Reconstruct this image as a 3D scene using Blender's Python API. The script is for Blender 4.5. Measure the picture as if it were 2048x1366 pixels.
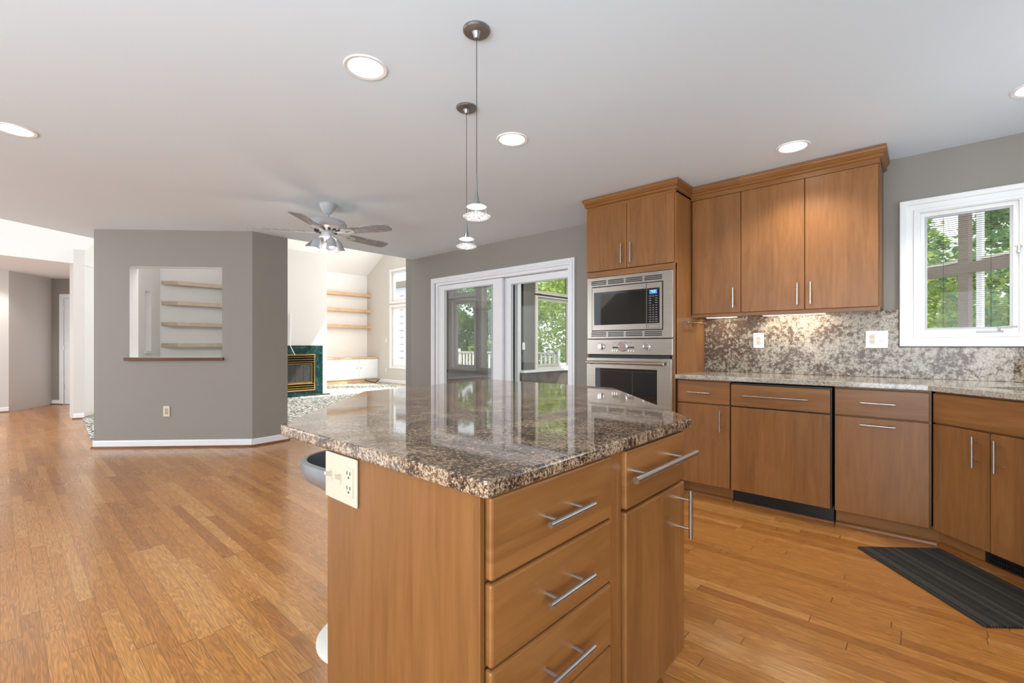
import bpy, bmesh, math, random
from mathutils import Vector, Matrix
from mathutils.geometry import tessellate_polygon
random.seed(7)
PI = math.pi
S = bpy.context.scene
for o in list(bpy.data.objects): bpy.data.objects.remove(o)
C = S.collection

# ---------------------------------------------------------------- camera
cam_d = bpy.data.cameras.new('camera'); cam = bpy.data.objects.new('camera', cam_d); C.objects.link(cam)
FPX = 919.69
cam_d.sensor_width = 36; cam_d.lens = 36 * FPX / 2048
cam_d.shift_y = (691 - 683) / 2048
cam_d.clip_start = 0.05; cam_d.clip_end = 300
cam.location = (0, 0, 1.14)
cam.rotation_euler = (PI / 2, 0, math.radians(41.928))
S.camera = cam
# ---------------------------------------------------------------- view, world, sun
S.view_settings.view_transform = 'Standard'; S.view_settings.look = 'None'
S.view_settings.gamma = 1; S.view_settings.use_curve_mapping = False
S.view_settings.exposure = -0.06
W = bpy.data.worlds.new('daylight'); S.world = W; W.use_nodes = True
wn = W.node_tree; wn.nodes.clear()
wo = wn.nodes.new('ShaderNodeOutputWorld'); wb = wn.nodes.new('ShaderNodeBackground')
wtc = wn.nodes.new('ShaderNodeTexCoord'); wsx = wn.nodes.new('ShaderNodeSeparateXYZ'); wr = wn.nodes.new('ShaderNodeValToRGB')
wn.links.new(wtc.outputs['Generated'], wsx.inputs[0])
wmr = wn.nodes.new('ShaderNodeMapRange'); wmr.inputs[1].default_value = -1; wmr.inputs[2].default_value = 1
wn.links.new(wsx.outputs[2], wmr.inputs[0]); wn.links.new(wmr.outputs[0], wr.inputs[0])
wr.color_ramp.elements[0].position = 0.47; wr.color_ramp.elements[0].color = (0.66, 0.70, 0.76, 1)
wr.color_ramp.elements[1].position = 0.55; wr.color_ramp.elements[1].color = (0.86, 0.94, 1.0, 1)
wn.links.new(wr.outputs[0], wb.inputs[0]); wb.inputs[1].default_value = 2.1
wn.links.new(wb.outputs[0], wo.inputs[0])
sd = bpy.data.lights.new('sun', 'SUN'); sd.energy = 7.5; sd.angle = math.radians(1.0); sd.color = (1.0, 0.95, 0.86)
sun = bpy.data.objects.new('sun', sd); C.objects.link(sun)
sun.rotation_euler = Vector((-0.50, -0.62, -0.72)).to_track_quat('-Z', 'Y').to_euler()

def area(name, loc, direction, sx, sy, power, color=(1, 1, 1)):
    d = bpy.data.lights.new(name, 'AREA'); d.shape = 'RECTANGLE'; d.size = sx; d.size_y = sy; d.energy = power; d.color = color
    o = bpy.data.objects.new(name, d); C.objects.link(o); o.location = loc
    o.rotation_euler = Vector(direction).to_track_quat('-Z', 'Y').to_euler(); return o
# added fill lamps, and daylight of the breakfast windows behind the camera, tilted up
area('fill_living', (-9.75, 7.5, 2.6), (-0.25, -1, -0.1), 1.2, 3.4, 150, (1, 0.98, 0.96))  # added lamp for unseen living room windows, brightens the walls there
area('fill_foyer', (-9.2, -2.9, 2.2), (0.1, 1, 0.05), 3.0, 3.2, 62, (0.95, 0.98, 1.0))  # added lamp to brighten the foyer; no window is built there
area('window_daylight_breakfast', (-1.0, -3.0, 0.9), (-0.25, 1, 1.0), 3.6, 1.2, 170, (0.80, 0.91, 1.0))
area('window_daylight_side', (0.98, -0.9, 1.45), (-0.55, 1, 0.42), 2.0, 1.1, 85, (0.80, 0.91, 1.0))
area('window_daylight_sink', (1.03, 2.9, 1.62), (-1, 0.25, 0.15), 1.1, 0.75, 6, (0.84, 0.94, 1.0))
area('fill_dining', (-7.0, -3.0, 1.6), (0.12, 1, -0.35), 1.6, 1.8, 60, (0.86, 0.94, 1.0))  # added lamp that lights the wood floor at left, no window behind it
area('fill_transom', (-6.1, 3.1, 3.6), (-1, -0.12, -0.28), 2.2, 1.0, 112, (1, 0.985, 0.96))  # added lamp for the walls behind the pass-through; the header has no transom
area('fill_sunroom', (-3.9, 6.3, 2.82), (-0.2, 0, -1), 1.6, 2.4, 60, (1, 0.99, 0.96))  # added lamp below the closed sunroom ceiling to brighten the room

# ---------------------------------------------------------------- materials
class NT:
    def __init__(s, name):
        s.m = bpy.data.materials.new(name); s.m.use_nodes = True; s.t = s.m.node_tree; s.t.nodes.clear()
        s.out = s.t.nodes.new('ShaderNodeOutputMaterial'); s.b = s.t.nodes.new('ShaderNodeBsdfPrincipled')
        s.t.links.new(s.b.outputs[0], s.out.inputs[0])
    def n(s, typ, **kw):
        nd = s.t.nodes.new(typ)
        for k, v in kw.items(): setattr(nd, k, v)
        return nd
    def set(s, sock, v):
        if hasattr(v, 'is_output') or isinstance(v, bpy.types.NodeSocket): s.t.links.new(v, sock)
        else: sock.default_value = v
    def math(s, op, a, b=0.0, c=None):
        nd = s.n('ShaderNodeMath', operation=op); s.set(nd.inputs[0], a); s.set(nd.inputs[1], b)
        if c is not None: s.set(nd.inputs[2], c)
        return nd.outputs[0]
    def coord(s, kind='Object'): return s.n('ShaderNodeTexCoord').outputs[kind]
    def geo(s): return s.n('ShaderNodeNewGeometry').outputs['Position']
    def mapping(s, vec, scale=(1, 1, 1), rot=(0, 0, 0), loc=None):
        nd = s.n('ShaderNodeMapping'); s.set(nd.inputs[0], vec); nd.inputs['Scale'].default_value = scale; nd.inputs['Rotation'].default_value = rot
        if loc is not None: s.set(nd.inputs['Location'], loc)
        return nd.outputs[0]
    def noise(s, vec, scale, detail=4, rough=0.5, dist=0.0):
        nd = s.n('ShaderNodeTexNoise'); s.set(nd.inputs['Vector'], vec); nd.inputs['Scale'].default_value = scale
        nd.inputs['Detail'].default_value = detail; nd.inputs['Roughness'].default_value = rough; nd.inputs['Distortion'].default_value = dist
        return nd.outputs[0]
    def ramp(s, f, stops, interp='LINEAR'):
        nd = s.n('ShaderNodeValToRGB'); s.set(nd.inputs[0], f); cr = nd.color_ramp; cr.interpolation = interp
        while len(cr.elements) < len(stops): cr.elements.new(0.5)
        for e, (p, c) in zip(cr.elements, stops):
            e.position = p; e.color = (c[0], c[1], c[2], 1) if hasattr(c, '__len__') else (c, c, c, 1)
        return nd.outputs[0]
    def mix(s, f, a, b, mode='MIX'):
        nd = s.n('ShaderNodeMix', data_type='RGBA', blend_type=mode); s.set(nd.inputs[0], f)
        for i, v in ((6, a), (7, b)):
            if isinstance(v, tuple) and len(v) == 3: v = v + (1,)
            s.set(nd.inputs[i], v)
        return nd.outputs[2]
    def bump(s, hgt, strength=0.1, dist=0.01):
        nd = s.n('ShaderNodeBump'); nd.inputs['Strength'].default_value = strength; nd.inputs['Distance'].default_value = dist
        s.set(nd.inputs['Height'], hgt); s.t.links.new(nd.outputs[0], s.b.inputs['Normal'])
    def sep(s, v):
        nd = s.n('ShaderNodeSeparateXYZ'); s.set(nd.inputs[0], v); return nd.outputs
    def comb(s, x, y, z=0.0):
        nd = s.n('ShaderNodeCombineXYZ'); s.set(nd.inputs[0], x); s.set(nd.inputs[1], y); s.set(nd.inputs[2], z); return nd.outputs[0]
    def white(s, v):
        nd = s.n('ShaderNodeTexWhiteNoise'); s.set(nd.inputs[0], v); return nd.outputs[0]

def plain(name, col, rough=0.5, metal=0.0, noise=0.03, scale=12, spec=0.5, emit=None, es=0.0, bump=0.0, **kw):
    m = NT(name)
    n = m.noise(m.coord(), scale, 3)
    c = m.ramp(n, [(0.3, tuple(x * (1 - noise) for x in col)), (0.7, tuple(min(1, x * (1 + noise)) for x in col))])
    m.t.links.new(c, m.b.inputs['Base Color'])
    m.b.inputs['Roughness'].default_value = rough; m.b.inputs['Metallic'].default_value = metal
    m.b.inputs['Specular IOR Level'].default_value = spec
    if emit: m.b.inputs['Emission Color'].default_value = (*emit, 1); m.b.inputs['Emission Strength'].default_value = es
    if bump: m.bump(m.noise(m.coord(), 180, 2), bump, 0.002)
    for k, v in kw.items(): m.b.inputs[k.replace('_', ' ')].default_value = v
    return m.m

def maple(name, horiz=False, tint=(1, 1, 1)):
    m = NT(name); P = m.coord(); oi = m.n('ShaderNodeObjectInfo').outputs['Random']
    off = m.math('MULTIPLY', oi, 37.0); x, y, z = m.sep(P)
    lat = z if horiz else m.math('ADD', x, y)
    lon = m.math('ADD', x, y) if horiz else z
    lat = m.math('ADD', lat, off)
    stave = m.white(m.math('FLOOR', m.math('DIVIDE', lat, 0.105)))
    v = m.comb(m.math('MULTIPLY', lat, 14.0), m.math('MULTIPLY', lon, 1.5), m.math('ADD', m.math('MULTIPLY', stave, 9.0), off))
    g = m.noise(v, 1.6, 6, 0.62, 1.1)
    v2 = m.comb(m.math('MULTIPLY', lat, 130.0), m.math('MULTIPLY', lon, 4.0), off)
    g2 = m.noise(v2, 1.0, 3, 0.6)
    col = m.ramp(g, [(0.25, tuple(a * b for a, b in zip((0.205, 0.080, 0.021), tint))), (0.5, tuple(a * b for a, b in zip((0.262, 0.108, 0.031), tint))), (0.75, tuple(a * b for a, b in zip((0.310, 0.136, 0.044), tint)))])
    st = m.ramp(stave, [(0, (0.88, 0.87, 0.85)), (1, (1.08, 1.08, 1.07))])
    col = m.mix(1.0, col, st, 'MULTIPLY')
    fine = m.ramp(g2, [(0.3, 0.90), (0.6, 1.0)])
    col = m.mix(0.6, col, fine, 'MULTIPLY')
    m.t.links.new(col, m.b.inputs['Base Color']); m.b.inputs['Roughness'].default_value = 0.36
    m.b.inputs['Specular IOR Level'].default_value = 0.4
    return m.m

def oak_floor():
    m = NT('oak_strip_floor'); P = m.geo(); x, y, z = m.sep(P)
    r = m.math('DIVIDE', y, 0.0572); row = m.math('FLOOR', r); fr = m.math('FRACT', r)
    rr = m.white(m.comb(row, 3.0))
    xs = m.math('ADD', x, m.math('MULTIPLY', rr, 17.0)); q = m.math('DIVIDE', xs, 1.15); colm = m.math('FLOOR', q); fq = m.math('FRACT', q)
    rnd = m.white(m.comb(row, colm, 1.0)); rnd2 = m.white(m.comb(row, colm, 7.0))
    base = m.ramp(rnd, [(0.0, (0.46, 0.172, 0.034)), (0.25, (0.56, 0.222, 0.046)), (0.75, (0.62, 0.258, 0.058)), (1.0, (0.70, 0.33, 0.095))])
    offs = m.math('MULTIPLY', rnd2, 50.0)
    gv = m.comb(m.math('ADD', m.math('MULTIPLY', x, 1.7), offs), m.math('ADD', m.math('MULTIPLY', y, 22.0), offs), offs)
    n1 = m.noise(gv, 1.0, 2, 0.5, 0.4)
    rings = m.math('SINE', m.math('MULTIPLY', n1, 95.0))
    rc = m.ramp(rings, [(0.0, 0.74), (0.35, 0.97), (1.0, 1.02)])
    fv = m.comb(m.math('MULTIPLY', x, 12.0), m.math('MULTIPLY', y, 420.0), offs)
    fine = m.ramp(m.noise(fv, 1.0, 2, 0.5), [(0.32, 0.48), (0.55, 1.0)])
    col = m.mix(0.85, base, rc, 'MULTIPLY'); col = m.mix(0.7, col, fine, 'MULTIPLY')
    e1 = m.math('MINIMUM', fr, m.math('SUBTRACT', 1.0, fr)); e2 = m.math('MINIMUM', fq, m.math('SUBTRACT', 1.0, fq))
    s1 = m.math('LESS_THAN', e1, 0.018); s2 = m.math('LESS_THAN', e2, 0.0016)
    seam = m.math('MAXIMUM', m.math('MULTIPLY', s1, 0.55), m.math('MULTIPLY', s2, 0.85))
    col = m.mix(seam, col, (0.10, 0.045, 0.018))
    m.t.links.new(col, m.b.inputs['Base Color'])
    rg = m.ramp(m.noise(P, 2.2, 4), [(0.3, 0.24), (0.7, 0.34)])
    m.t.links.new(rg, m.b.inputs['Roughness']); m.b.inputs['Specular IOR Level'].default_value = 0.55
    m.b.inputs['Coat Weight'].default_value = 0.35; m.b.inputs['Coat Roughness'].default_value = 0.16
    return m.m

def granite_dark():
    m = NT('brown_granite'); P = m.geo()
    a = m.noise(P, 95, 5, 0.8, 0.0); b = m.noise(P, 240, 3, 0.8, 0.0); c = m.noise(P, 10, 4, 0.6, 0.6)
    f = m.math('ADD', m.math('MULTIPLY', a, 0.50), m.math('ADD', m.math('MULTIPLY', b, 0.32), m.math('MULTIPLY', c, 0.20)))
    col = m.ramp(f, [(0.42, (0.012, 0.009, 0.009)), (0.475, (0.042, 0.027, 0.021)), (0.51, (0.155, 0.092, 0.054)), (0.54, (0.30, 0.19, 0.115)), (0.575, (0.50, 0.385, 0.275)), (0.62, (0.17, 0.13, 0.11)), (0.68, (0.08, 0.055, 0.045))])
    m.t.links.new(col, m.b.inputs['Base Color']); m.b.inputs['Roughness'].default_value = 0.045
    m.b.inputs['Specular IOR Level'].default_value = 0.7; m.b.inputs['IOR'].default_value = 1.52
    return m.m

def granite_light(name, patch=True):
    m = NT(name); P = m.geo()
    a = m.noise(P, 34, 9, 0.82, 0.15); b = m.noise(P, 5.5, 6, 0.65, 0.5); c = m.noise(P, 120, 3, 0.7)
    base = m.ramp(c, [(0.35, (0.28, 0.21, 0.15)), (0.5, (0.43, 0.38, 0.31)), (0.7, (0.53, 0.515, 0.47))])
    x, y, z = m.sep(P)
    drift = m.math('MULTIPLY', m.math('ADD', x, 0.35), 0.022)      # the slab is darker veined at one end
    f = m.math('SUBTRACT', m.math('ADD', m.math('MULTIPLY', a, 0.66), m.math('MULTIPLY', b, 0.34)), drift)
    if patch: k = m.ramp(f, [(0.485, 0.0), (0.515, 0.55), (0.55, 1.0), (0.62, 0.85)])
    else: k = m.ramp(f, [(0.52, 0.0), (0.60, 0.6)])
    col = m.mix(k, base, (0.085, 0.045, 0.027))
    v = m.noise(m.mapping(P, (1, 1, 1.6)), 7, 3, 0.5, 2.2)
    vein = m.ramp(m.math('ABSOLUTE', m.math('SUBTRACT', v, 0.5)), [(0.0, 0.75), (0.010, 0.0)])
    col = m.mix(m.math('MULTIPLY', vein, 0.7), col, (0.07, 0.06, 0.06))
    m.t.links.new(col, m.b.inputs['Base Color']); m.b.inputs['Roughness'].default_value = 0.2 if patch else 0.1; m.b.inputs['Specular IOR Level'].default_value = 0.22 if patch else 0.6
    return m.m

def steel(name, col=(0.56, 0.52, 0.48), rough=0.28, horiz=True):
    m = NT(name); P = m.coord(); sc = (3, 3, 300) if horiz else (300, 300, 3)
    n = m.noise(m.mapping(P, sc), 1.0, 2)
    c = m.ramp(n, [(0.3, tuple(x * 0.88 for x in col)), (0.7, tuple(x * 1.08 for x in col))])
    m.t.links.new(c, m.b.inputs['Base Color']); m.b.inputs['Metallic'].default_value = 0.92; m.b.inputs['Roughness'].default_value = rough
    return m.m

def carpet():
    m = NT('spotted_carpet'); P = m.geo()
    d = m.noise(P, 26, 2, 0.5, 0.3)
    q = m.noise(m.mapping(P, (1.0, 1.0, 1.0), (0, 0, 0.6)), 60, 2, 0.5)
    k = m.ramp(m.math('ADD', m.math('MULTIPLY', d, 0.75), m.math('MULTIPLY', q, 0.25)), [(0.500, 0.0), (0.515, 1.0)])
    tan = m.ramp(m.noise(P, 9, 2), [(0.4, (0.78, 0.72, 0.62)), (0.6, (0.88, 0.85, 0.78))])
    dark = m.ramp(m.noise(P, 14, 1), [(0.45, (0.02, 0.03, 0.035)), (0.55, (0.03, 0.16, 0.16)), (0.6, (0.10, 0.06, 0.04))])
    col = m.mix(k, tan, dark); m.t.links.new(col, m.b.inputs['Base Color']); m.b.inputs['Roughness'].default_value = 0.95
    m.bump(m.noise(P, 400, 2), 0.4, 0.004)
    return m.m

def glass(name, tint=(1, 1, 1), alpha=0.12, rough=0.0):
    m = NT(name); m.b.inputs['Base Color'].default_value = (*tint, 1); m.b.inputs['Roughness'].default_value = rough
    m.b.inputs['Specular IOR Level'].default_value = 0.5
    tr = m.n('ShaderNodeBsdfTransparent'); gl = m.n('ShaderNodeBsdfGlossy'); gl.inputs['Roughness'].default_value = 0.01
    tr.inputs[0].default_value = (*tint, 1)
    fz = m.n('ShaderNodeFresnel'); fz.inputs[0].default_value = 1.45
    mx = m.n('ShaderNodeMixShader'); m.t.links.new(m.math('MULTIPLY', fz.outputs[0], alpha * 8), mx.inputs[0])
    m.t.links.new(tr.outputs[0], mx.inputs[1]); m.t.links.new(gl.outputs[0], mx.inputs[2]); m.t.links.new(mx.outputs[0], m.out.inputs[0])
    return m.m

def crystal_mat():
    m = NT('crystal'); m.b.inputs['Base Color'].default_value = (0.95, 0.95, 0.95, 1); m.b.inputs['Roughness'].default_value = 0.08
    tr = m.n('ShaderNodeBsdfTransparent'); mx = m.n('ShaderNodeMixShader')
    f = m.ramp(m.noise(m.coord(), 160, 2), [(0.45, 0.04), (0.60, 0.45)])
    m.t.links.new(f, mx.inputs[0]); m.t.links.new(tr.outputs[0], mx.inputs[1]); m.t.links.new(m.b.outputs[0], mx.inputs[2]); m.t.links.new(mx.outputs[0], m.out.inputs[0])
    return m.m

def marble_green():
    m = NT('green_marble'); P = m.geo(); n = m.noise(P, 6, 7, 0.7, 1.5)
    c = m.ramp(n, [(0.3, (0.006, 0.018, 0.02)), (0.5, (0.012, 0.04, 0.038)), (0.6, (0.05, 0.10, 0.09)), (0.68, (0.012, 0.035, 0.035))])
    m.t.links.new(c, m.b.inputs['Base Color']); m.b.inputs['Roughness'].default_value = 0.12; return m.m

def rubber_mat():
    m = NT('ribbed_mat'); x, y, z = m.sep(m.coord())
    s = m.math('SINE', m.math('MULTIPLY', x, 520.0)); n = m.white(m.math('FLOOR', m.math('MULTIPLY', x, 83.0)))
    c = m.ramp(m.math('ADD', m.math('MULTIPLY', s, 0.3), m.math('MULTIPLY', n, 0.7)), [(0.0, (0.012, 0.011, 0.009)), (0.6, (0.035, 0.030, 0.024)), (0.95, (0.11, 0.095, 0.075))])
    c = m.mix(0.5, c, m.ramp(m.noise(m.coord(), 260, 2), [(0.3, 0.5), (0.7, 1.2)]), 'MULTIPLY')
    m.t.links.new(c, m.b.inputs['Base Color']); m.b.inputs['Roughness'].default_value = 0.9; m.bump(s, 0.5, 0.003); return m.m

def leaf_mat(name, c0, c1, c2):
    m = NT(name); P = m.geo(); n = m.noise(P, 1.3, 4, 0.7); r = m.noise(P, 11, 3, 0.7)
    c = m.ramp(m.math('ADD', m.math('MULTIPLY', n, 0.5), m.math('MULTIPLY', r, 0.5)), [(0.35, c0), (0.5, c1), (0.66, c2)])
    m.t.links.new(c, m.b.inputs['Base Color']); m.b.inputs['Roughness'].default_value = 0.6
    tl = m.n('ShaderNodeBsdfTranslucent'); m.t.links.new(c, tl.inputs[0]); mx = m.n('ShaderNodeMixShader'); mx.inputs[0].default_value = 0.45
    m.t.links.new(m.b.outputs[0], mx.inputs[1]); m.t.links.new(tl.outputs[0], mx.inputs[2]); m.t.links.new(mx.outputs[0], m.out.inputs[0])
    return m.m

def blade_mat():
    m = NT('whitewashed_blade'); P = m.mapping(m.coord(), (3, 30, 10)); n = m.noise(P, 1.2, 4, 0.6, 1.5)
    s = m.math('SINE', m.math('MULTIPLY', n, 40.0))
    c = m.ramp(s, [(0.0, (0.20, 0.20, 0.215)), (0.6, (0.42, 0.42, 0.44))]); m.t.links.new(c, m.b.inputs['Base Color']); m.b.inputs['Roughness'].default_value = 0.45; return m.m

M = dict(
    maple=maple('stained_maple'), maple_h=maple('stained_maple_cross', True), maple_lit=maple('stained_maple_lit_panel', False, (1.35, 1.45, 1.6)), maple_side=maple('stained_maple_panel', False, (0.80, 0.78, 0.74)),  # lightest maple has the warm under-cabinet glow painted into its tint
    oak=oak_floor(), gran=granite_dark(), gl=granite_light('cream_granite'), glt=granite_light('cream_granite_top', False),
    wall=plain('greige_paint', (0.29, 0.266, 0.235), 0.75, noise=0.01, scale=2), wall_l=plain('pale_greige_paint', (0.64, 0.61, 0.575), 0.75, noise=0.01, scale=2),
    wall_w=plain('white_wall_paint', (0.84, 0.82, 0.80), 0.75, noise=0.01, scale=2),
    taupe=plain('dark_taupe_paint', (0.15, 0.135, 0.12), 0.7, noise=0.02, scale=2),
    ceil=plain('ceiling_paint_cooled', (0.765, 0.858, 0.94), 0.85, noise=0.008, scale=1.5), vault=plain('white_vault_paint', (0.84, 0.83, 0.82), 0.85, noise=0.008, scale=1.5),  # blue put into the ceiling colour cancels warm floor bounce; vault left untinted
    trim=plain('white_trim_paint', (0.84, 0.85, 0.87), 0.35, noise=0.01), trimgrey=plain('grey_aluminium', (0.48, 0.48, 0.49), 0.4, noise=0.02),
    steel=steel('brushed_steel', (0.36, 0.32, 0.28), 0.30), nickel=steel('brushed_nickel', (0.46, 0.43, 0.40), 0.24), chrome=plain('chrome', (0.75, 0.75, 0.76), 0.08, 1.0, 0.01),
    pewter=steel('satin_pewter', (0.30, 0.30, 0.30), 0.3),
    blk=plain('black_plastic', (0.006, 0.006, 0.007), 0.4, noise=0.05), blkglass=plain('black_glass', (0.006, 0.007, 0.008), 0.03, noise=0.05, spec=0.8),
    darkgrey=plain('dark_grey_marks', (0.05, 0.05, 0.05), 0.5), lcd=plain('blue_display', (0.01, 0.05, 0.4), 0.3, emit=(0.02, 0.16, 0.9), es=1.6),
    lcdtxt=plain('pale_blue_digits', (0.3, 0.5, 0.9), 0.3, emit=(0.25, 0.5, 1.0), es=1.6), greytxt=plain('grey_legends', (0.28, 0.28, 0.28), 0.5),
    dial=plain('dial_face', (0.78, 0.76, 0.72), 0.3), ivory=plain('ivory_plastic', (0.70, 0.63, 0.50), 0.35, noise=0.01), almond=plain('almond_plastic', (0.50, 0.44, 0.33), 0.35, noise=0.01),
    white=plain('white_plastic', (0.86, 0.86, 0.85), 0.35, noise=0.01), slot=plain('slot_dark', (0.03, 0.025, 0.02), 0.6),
    lamp=plain('lamp_diffuser', (0.9, 0.9, 0.9), 0.5, emit=(1, 0.99, 0.96), es=9.0), bulb=plain('warm_bulb', (0.9, 0.85, 0.75), 0.4, emit=(1, 0.86, 0.62), es=7.0),
    pend=plain('pendant_diffuser', (0.9, 0.9, 0.9), 0.4, emit=(1, 0.99, 0.98), es=1.5),
    fan=plain('fan_white_metal', (0.50, 0.50, 0.51), 0.3, noise=0.02), blade=blade_mat(), shade=plain('frosted_glass_shade', (0.42, 0.43, 0.46), 0.35, noise=0.03),
    glass=glass('window_glass', (0.98, 0.985, 0.985), 0.028), crystal=crystal_mat(),
    fireglass=plain('smoked_fire_glass', (0.05, 0.05, 0.048), 0.05, noise=0.1, spec=0.8), brass=plain('polished_brass', (0.86, 0.62, 0.27), 0.16, 1.0, 0.03),
    marble=marble_green(), carpet=carpet(), slate=plain('slate_tile', (0.11, 0.085, 0.075), 0.5, noise=0.35, scale=5),
    oakshelf=plain('light_oak', (0.62, 0.40, 0.22), 0.45, noise=0.10, scale=6), oakpale=plain('pale_oak', (0.62, 0.50, 0.36), 0.45, noise=0.08, scale=8),
    oaksill=maple('oak_sill_wood', True, (0.55, 0.5, 0.5)), shoe=maple('shoe_wood', True, (0.9, 0.75, 0.55)),
    seat=plain('grey_seat_shell', (0.16, 0.17, 0.18), 0.25, 0.35, noise=0.05), seatrim=plain('grey_seat_rim', (0.26, 0.27, 0.28), 0.35, 0.3, noise=0.04),
    disc=plain('cream_base_disc', (0.80, 0.76, 0.68), 0.3, noise=0.02), tag=plain('red_sticker', (0.30, 0.10, 0.12), 0.5), mat=rubber_mat(),
    leafa=leaf_mat('leaf_deep', (0.05, 0.14, 0.05), (0.16, 0.32, 0.12), (0.42, 0.55, 0.24)), leafb=leaf_mat('leaf_yellow', (0.08, 0.18, 0.04), (0.34, 0.46, 0.11), (0.75, 0.74, 0.24)),
    bark=plain('bark', (0.10, 0.08, 0.06), 0.9, noise=0.3), brown=plain('brown_frame_paint', (0.25, 0.20, 0.165), 0.6, noise=0.04),
    siding=plain('white_siding', (0.86, 0.86, 0.86), 0.6, noise=0.01), grass=plain('lawn_grass', (0.12, 0.22, 0.06), 0.9, noise=0.3, scale=2), cream=plain('cream_frame_paint', (0.74, 0.70, 0.62), 0.5, noise=0.02),
)

# ---------------------------------------------------------------- mesh helpers
class MB:
    """collects shapes in local coordinates"""
    def __init__(s): s.bm = bmesh.new()
    def box(s, x0, x1, y0, y1, z0, z1):
        vs = [s.bm.verts.new((x, y, z)) for z in (z0, z1) for x, y in ((x0, y0), (x1, y0), (x1, y1), (x0, y1))]
        for f in ((3, 2, 1, 0), (4, 5, 6, 7), (0, 1, 5, 4), (1, 2, 6, 5), (2, 3, 7, 6), (3, 0, 4, 7)): s.bm.faces.new([vs[i] for i in f])
        return s
    def prism(s, poly, z0, z1, holes=(), axis='z'):
        """extrude a polygon (with holes); axis z: poly in xy; axis y: poly in xz, z0/z1 are y"""
        loops = [list(poly)] + [list(h) for h in holes]
        flat = [p for l in loops for p in l]
        tris = tessellate_polygon([[Vector((p[0], p[1], 0)) for p in l] for l in loops])
        def V(p, t): return (p[0], p[1], t) if axis == 'z' else ((p[0], t, p[1]) if axis == 'y' else (t, p[0], p[1]))
        lo = [s.bm.verts.new(V(p, z0)) for p in flat]; hi = [s.bm.verts.new(V(p, z1)) for p in flat]
        for t in tris:
            try: s.bm.faces.new([hi[i] for i in t]); s.bm.faces.new([lo[i] for i in reversed(t)])
            except ValueError: pass
        k = 0
        for l in loops:
            n = len(l)
            for i in range(n):
                a, b = k + i, k + (i + 1) % n
                s.bm.faces.new([lo[a], lo[b], hi[b], hi[a]])
            k += n
        return s
    def tube(s, pts, r, n=12, caps=True):
        pts = [Vector(p) for p in pts]; rs = r if hasattr(r, '__len__') else [r] * len(pts); rings = []
        for i, p in enumerate(pts):
            d = (pts[min(i + 1, len(pts) - 1)] - pts[max(i - 1, 0)]).normalized()
            up = Vector((0, 0, 1)) if abs(d.z) < 0.9 else Vector((1, 0, 0))
            a = d.cross(up).normalized(); b = d.cross(a).normalized()
            rings.append([s.bm.verts.new(p + (a * math.cos(2 * PI * k / n) + b * math.sin(2 * PI * k / n)) * rs[i]) for k in range(n)])
        for i in range(len(rings) - 1):
            for k in range(n): s.bm.faces.new([rings[i][k], rings[i][(k + 1) % n], rings[i + 1][(k + 1) % n], rings[i + 1][k]])
        if caps: s.bm.faces.new(rings[0][::-1]); s.bm.faces.new(rings[-1])
        return s
    def lathe(s, prof, c=(0, 0, 0), n=32, axis='z'):
        rings = []
        for r, z in prof:
            ring = []
            for k in range(n):
                a = 2 * PI * k / n; u, v = r * math.cos(a), r * math.sin(a)
                p = (u, v, z) if axis == 'z' else (u, z, v)
                ring.append(s.bm.verts.new((c[0] + p[0], c[1] + p[1], c[2] + p[2])))
            rings.append(ring)
        for i in range(len(rings) - 1):
            for k in range(n): s.bm.faces.new([rings[i][k], rings[i][(k + 1) % n], rings[i + 1][(k + 1) % n], rings[i + 1][k]])
        if prof[0][0] > 1e-6: s.bm.faces.new(rings[0][::-1])
        if prof[-1][0] > 1e-6: s.bm.faces.new(rings[-1])
        return s
    def build(s, name, mat, parent=None, bevel=0.0, smooth=False, off=None, seg=2):
        bm = s.bm
        bmesh.ops.remove_doubles(bm, verts=bm.verts, dist=1e-6)
        bmesh.ops.recalc_face_normals(bm, faces=bm.faces)
        me = bpy.data.meshes.new(name)
        if off is not None: bmesh.ops.translate(bm, verts=bm.verts, vec=-Vector(off))
        bm.to_mesh(me); bm.free(); me.materials.append(M[mat] if isinstance(mat, str) else mat)
        o = bpy.data.objects.new(name, me); C.objects.link(o)
        if smooth:
            for p in me.polygons: p.use_smooth = True
            try: me.set_sharp_from_angle(angle=math.radians(35))
            except Exception: pass
        if bevel:
            b = o.modifiers.new('bevel', 'BEVEL'); b.width = bevel; b.segments = seg; b.limit_method = 'ANGLE'; b.angle_limit = math.radians(40)
        if parent is not None: o.parent = parent
        return o

def thing(name, label, cat, loc=(0, 0, 0), rz=0.0, group=None):
    o = bpy.data.objects.new(name, None); o.empty_display_size = 0.1; C.objects.link(o); o.location = loc; o.rotation_euler = (0, 0, rz)
    return tag(o, label, cat, group)
def tag(o, label, cat, group=None, kind=None):
    o['label'] = label; o['category'] = cat
    if group: o['group'] = group
    if kind: o['kind'] = kind
    return o
def struct(o): o['kind'] = 'structure'; return o
def put(o, loc, rz=0.0): o.location = loc; o.rotation_euler = (0, 0, rz); return o
def copy_tree(o, parent=None):
    c = o.copy(); C.objects.link(c)
    if parent is not None: c.parent = parent
    for ch in list(o.children): copy_tree(ch, c)
    return c
def wall_seg(name, a, b, z0, z1, th, mat, holes=()):
    """wall from a to b (plan), thickness to its left; holes (s0,s1,za,zb) along it"""
    a = Vector(a); b = Vector(b); L = (b - a).length; ang = math.atan2(b.y - a.y, b.x - a.x)
    hs = [[(s0, za), (s0, zb), (s1, zb), (s1, za)] for s0, s1, za, zb in holes]
    o = MB().prism([(0, z0), (L, z0), (L, z1), (0, z1)], 0, th, hs, axis='y').build(name, mat)
    return struct(put(o, (a.x, a.y, 0), ang))

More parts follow.
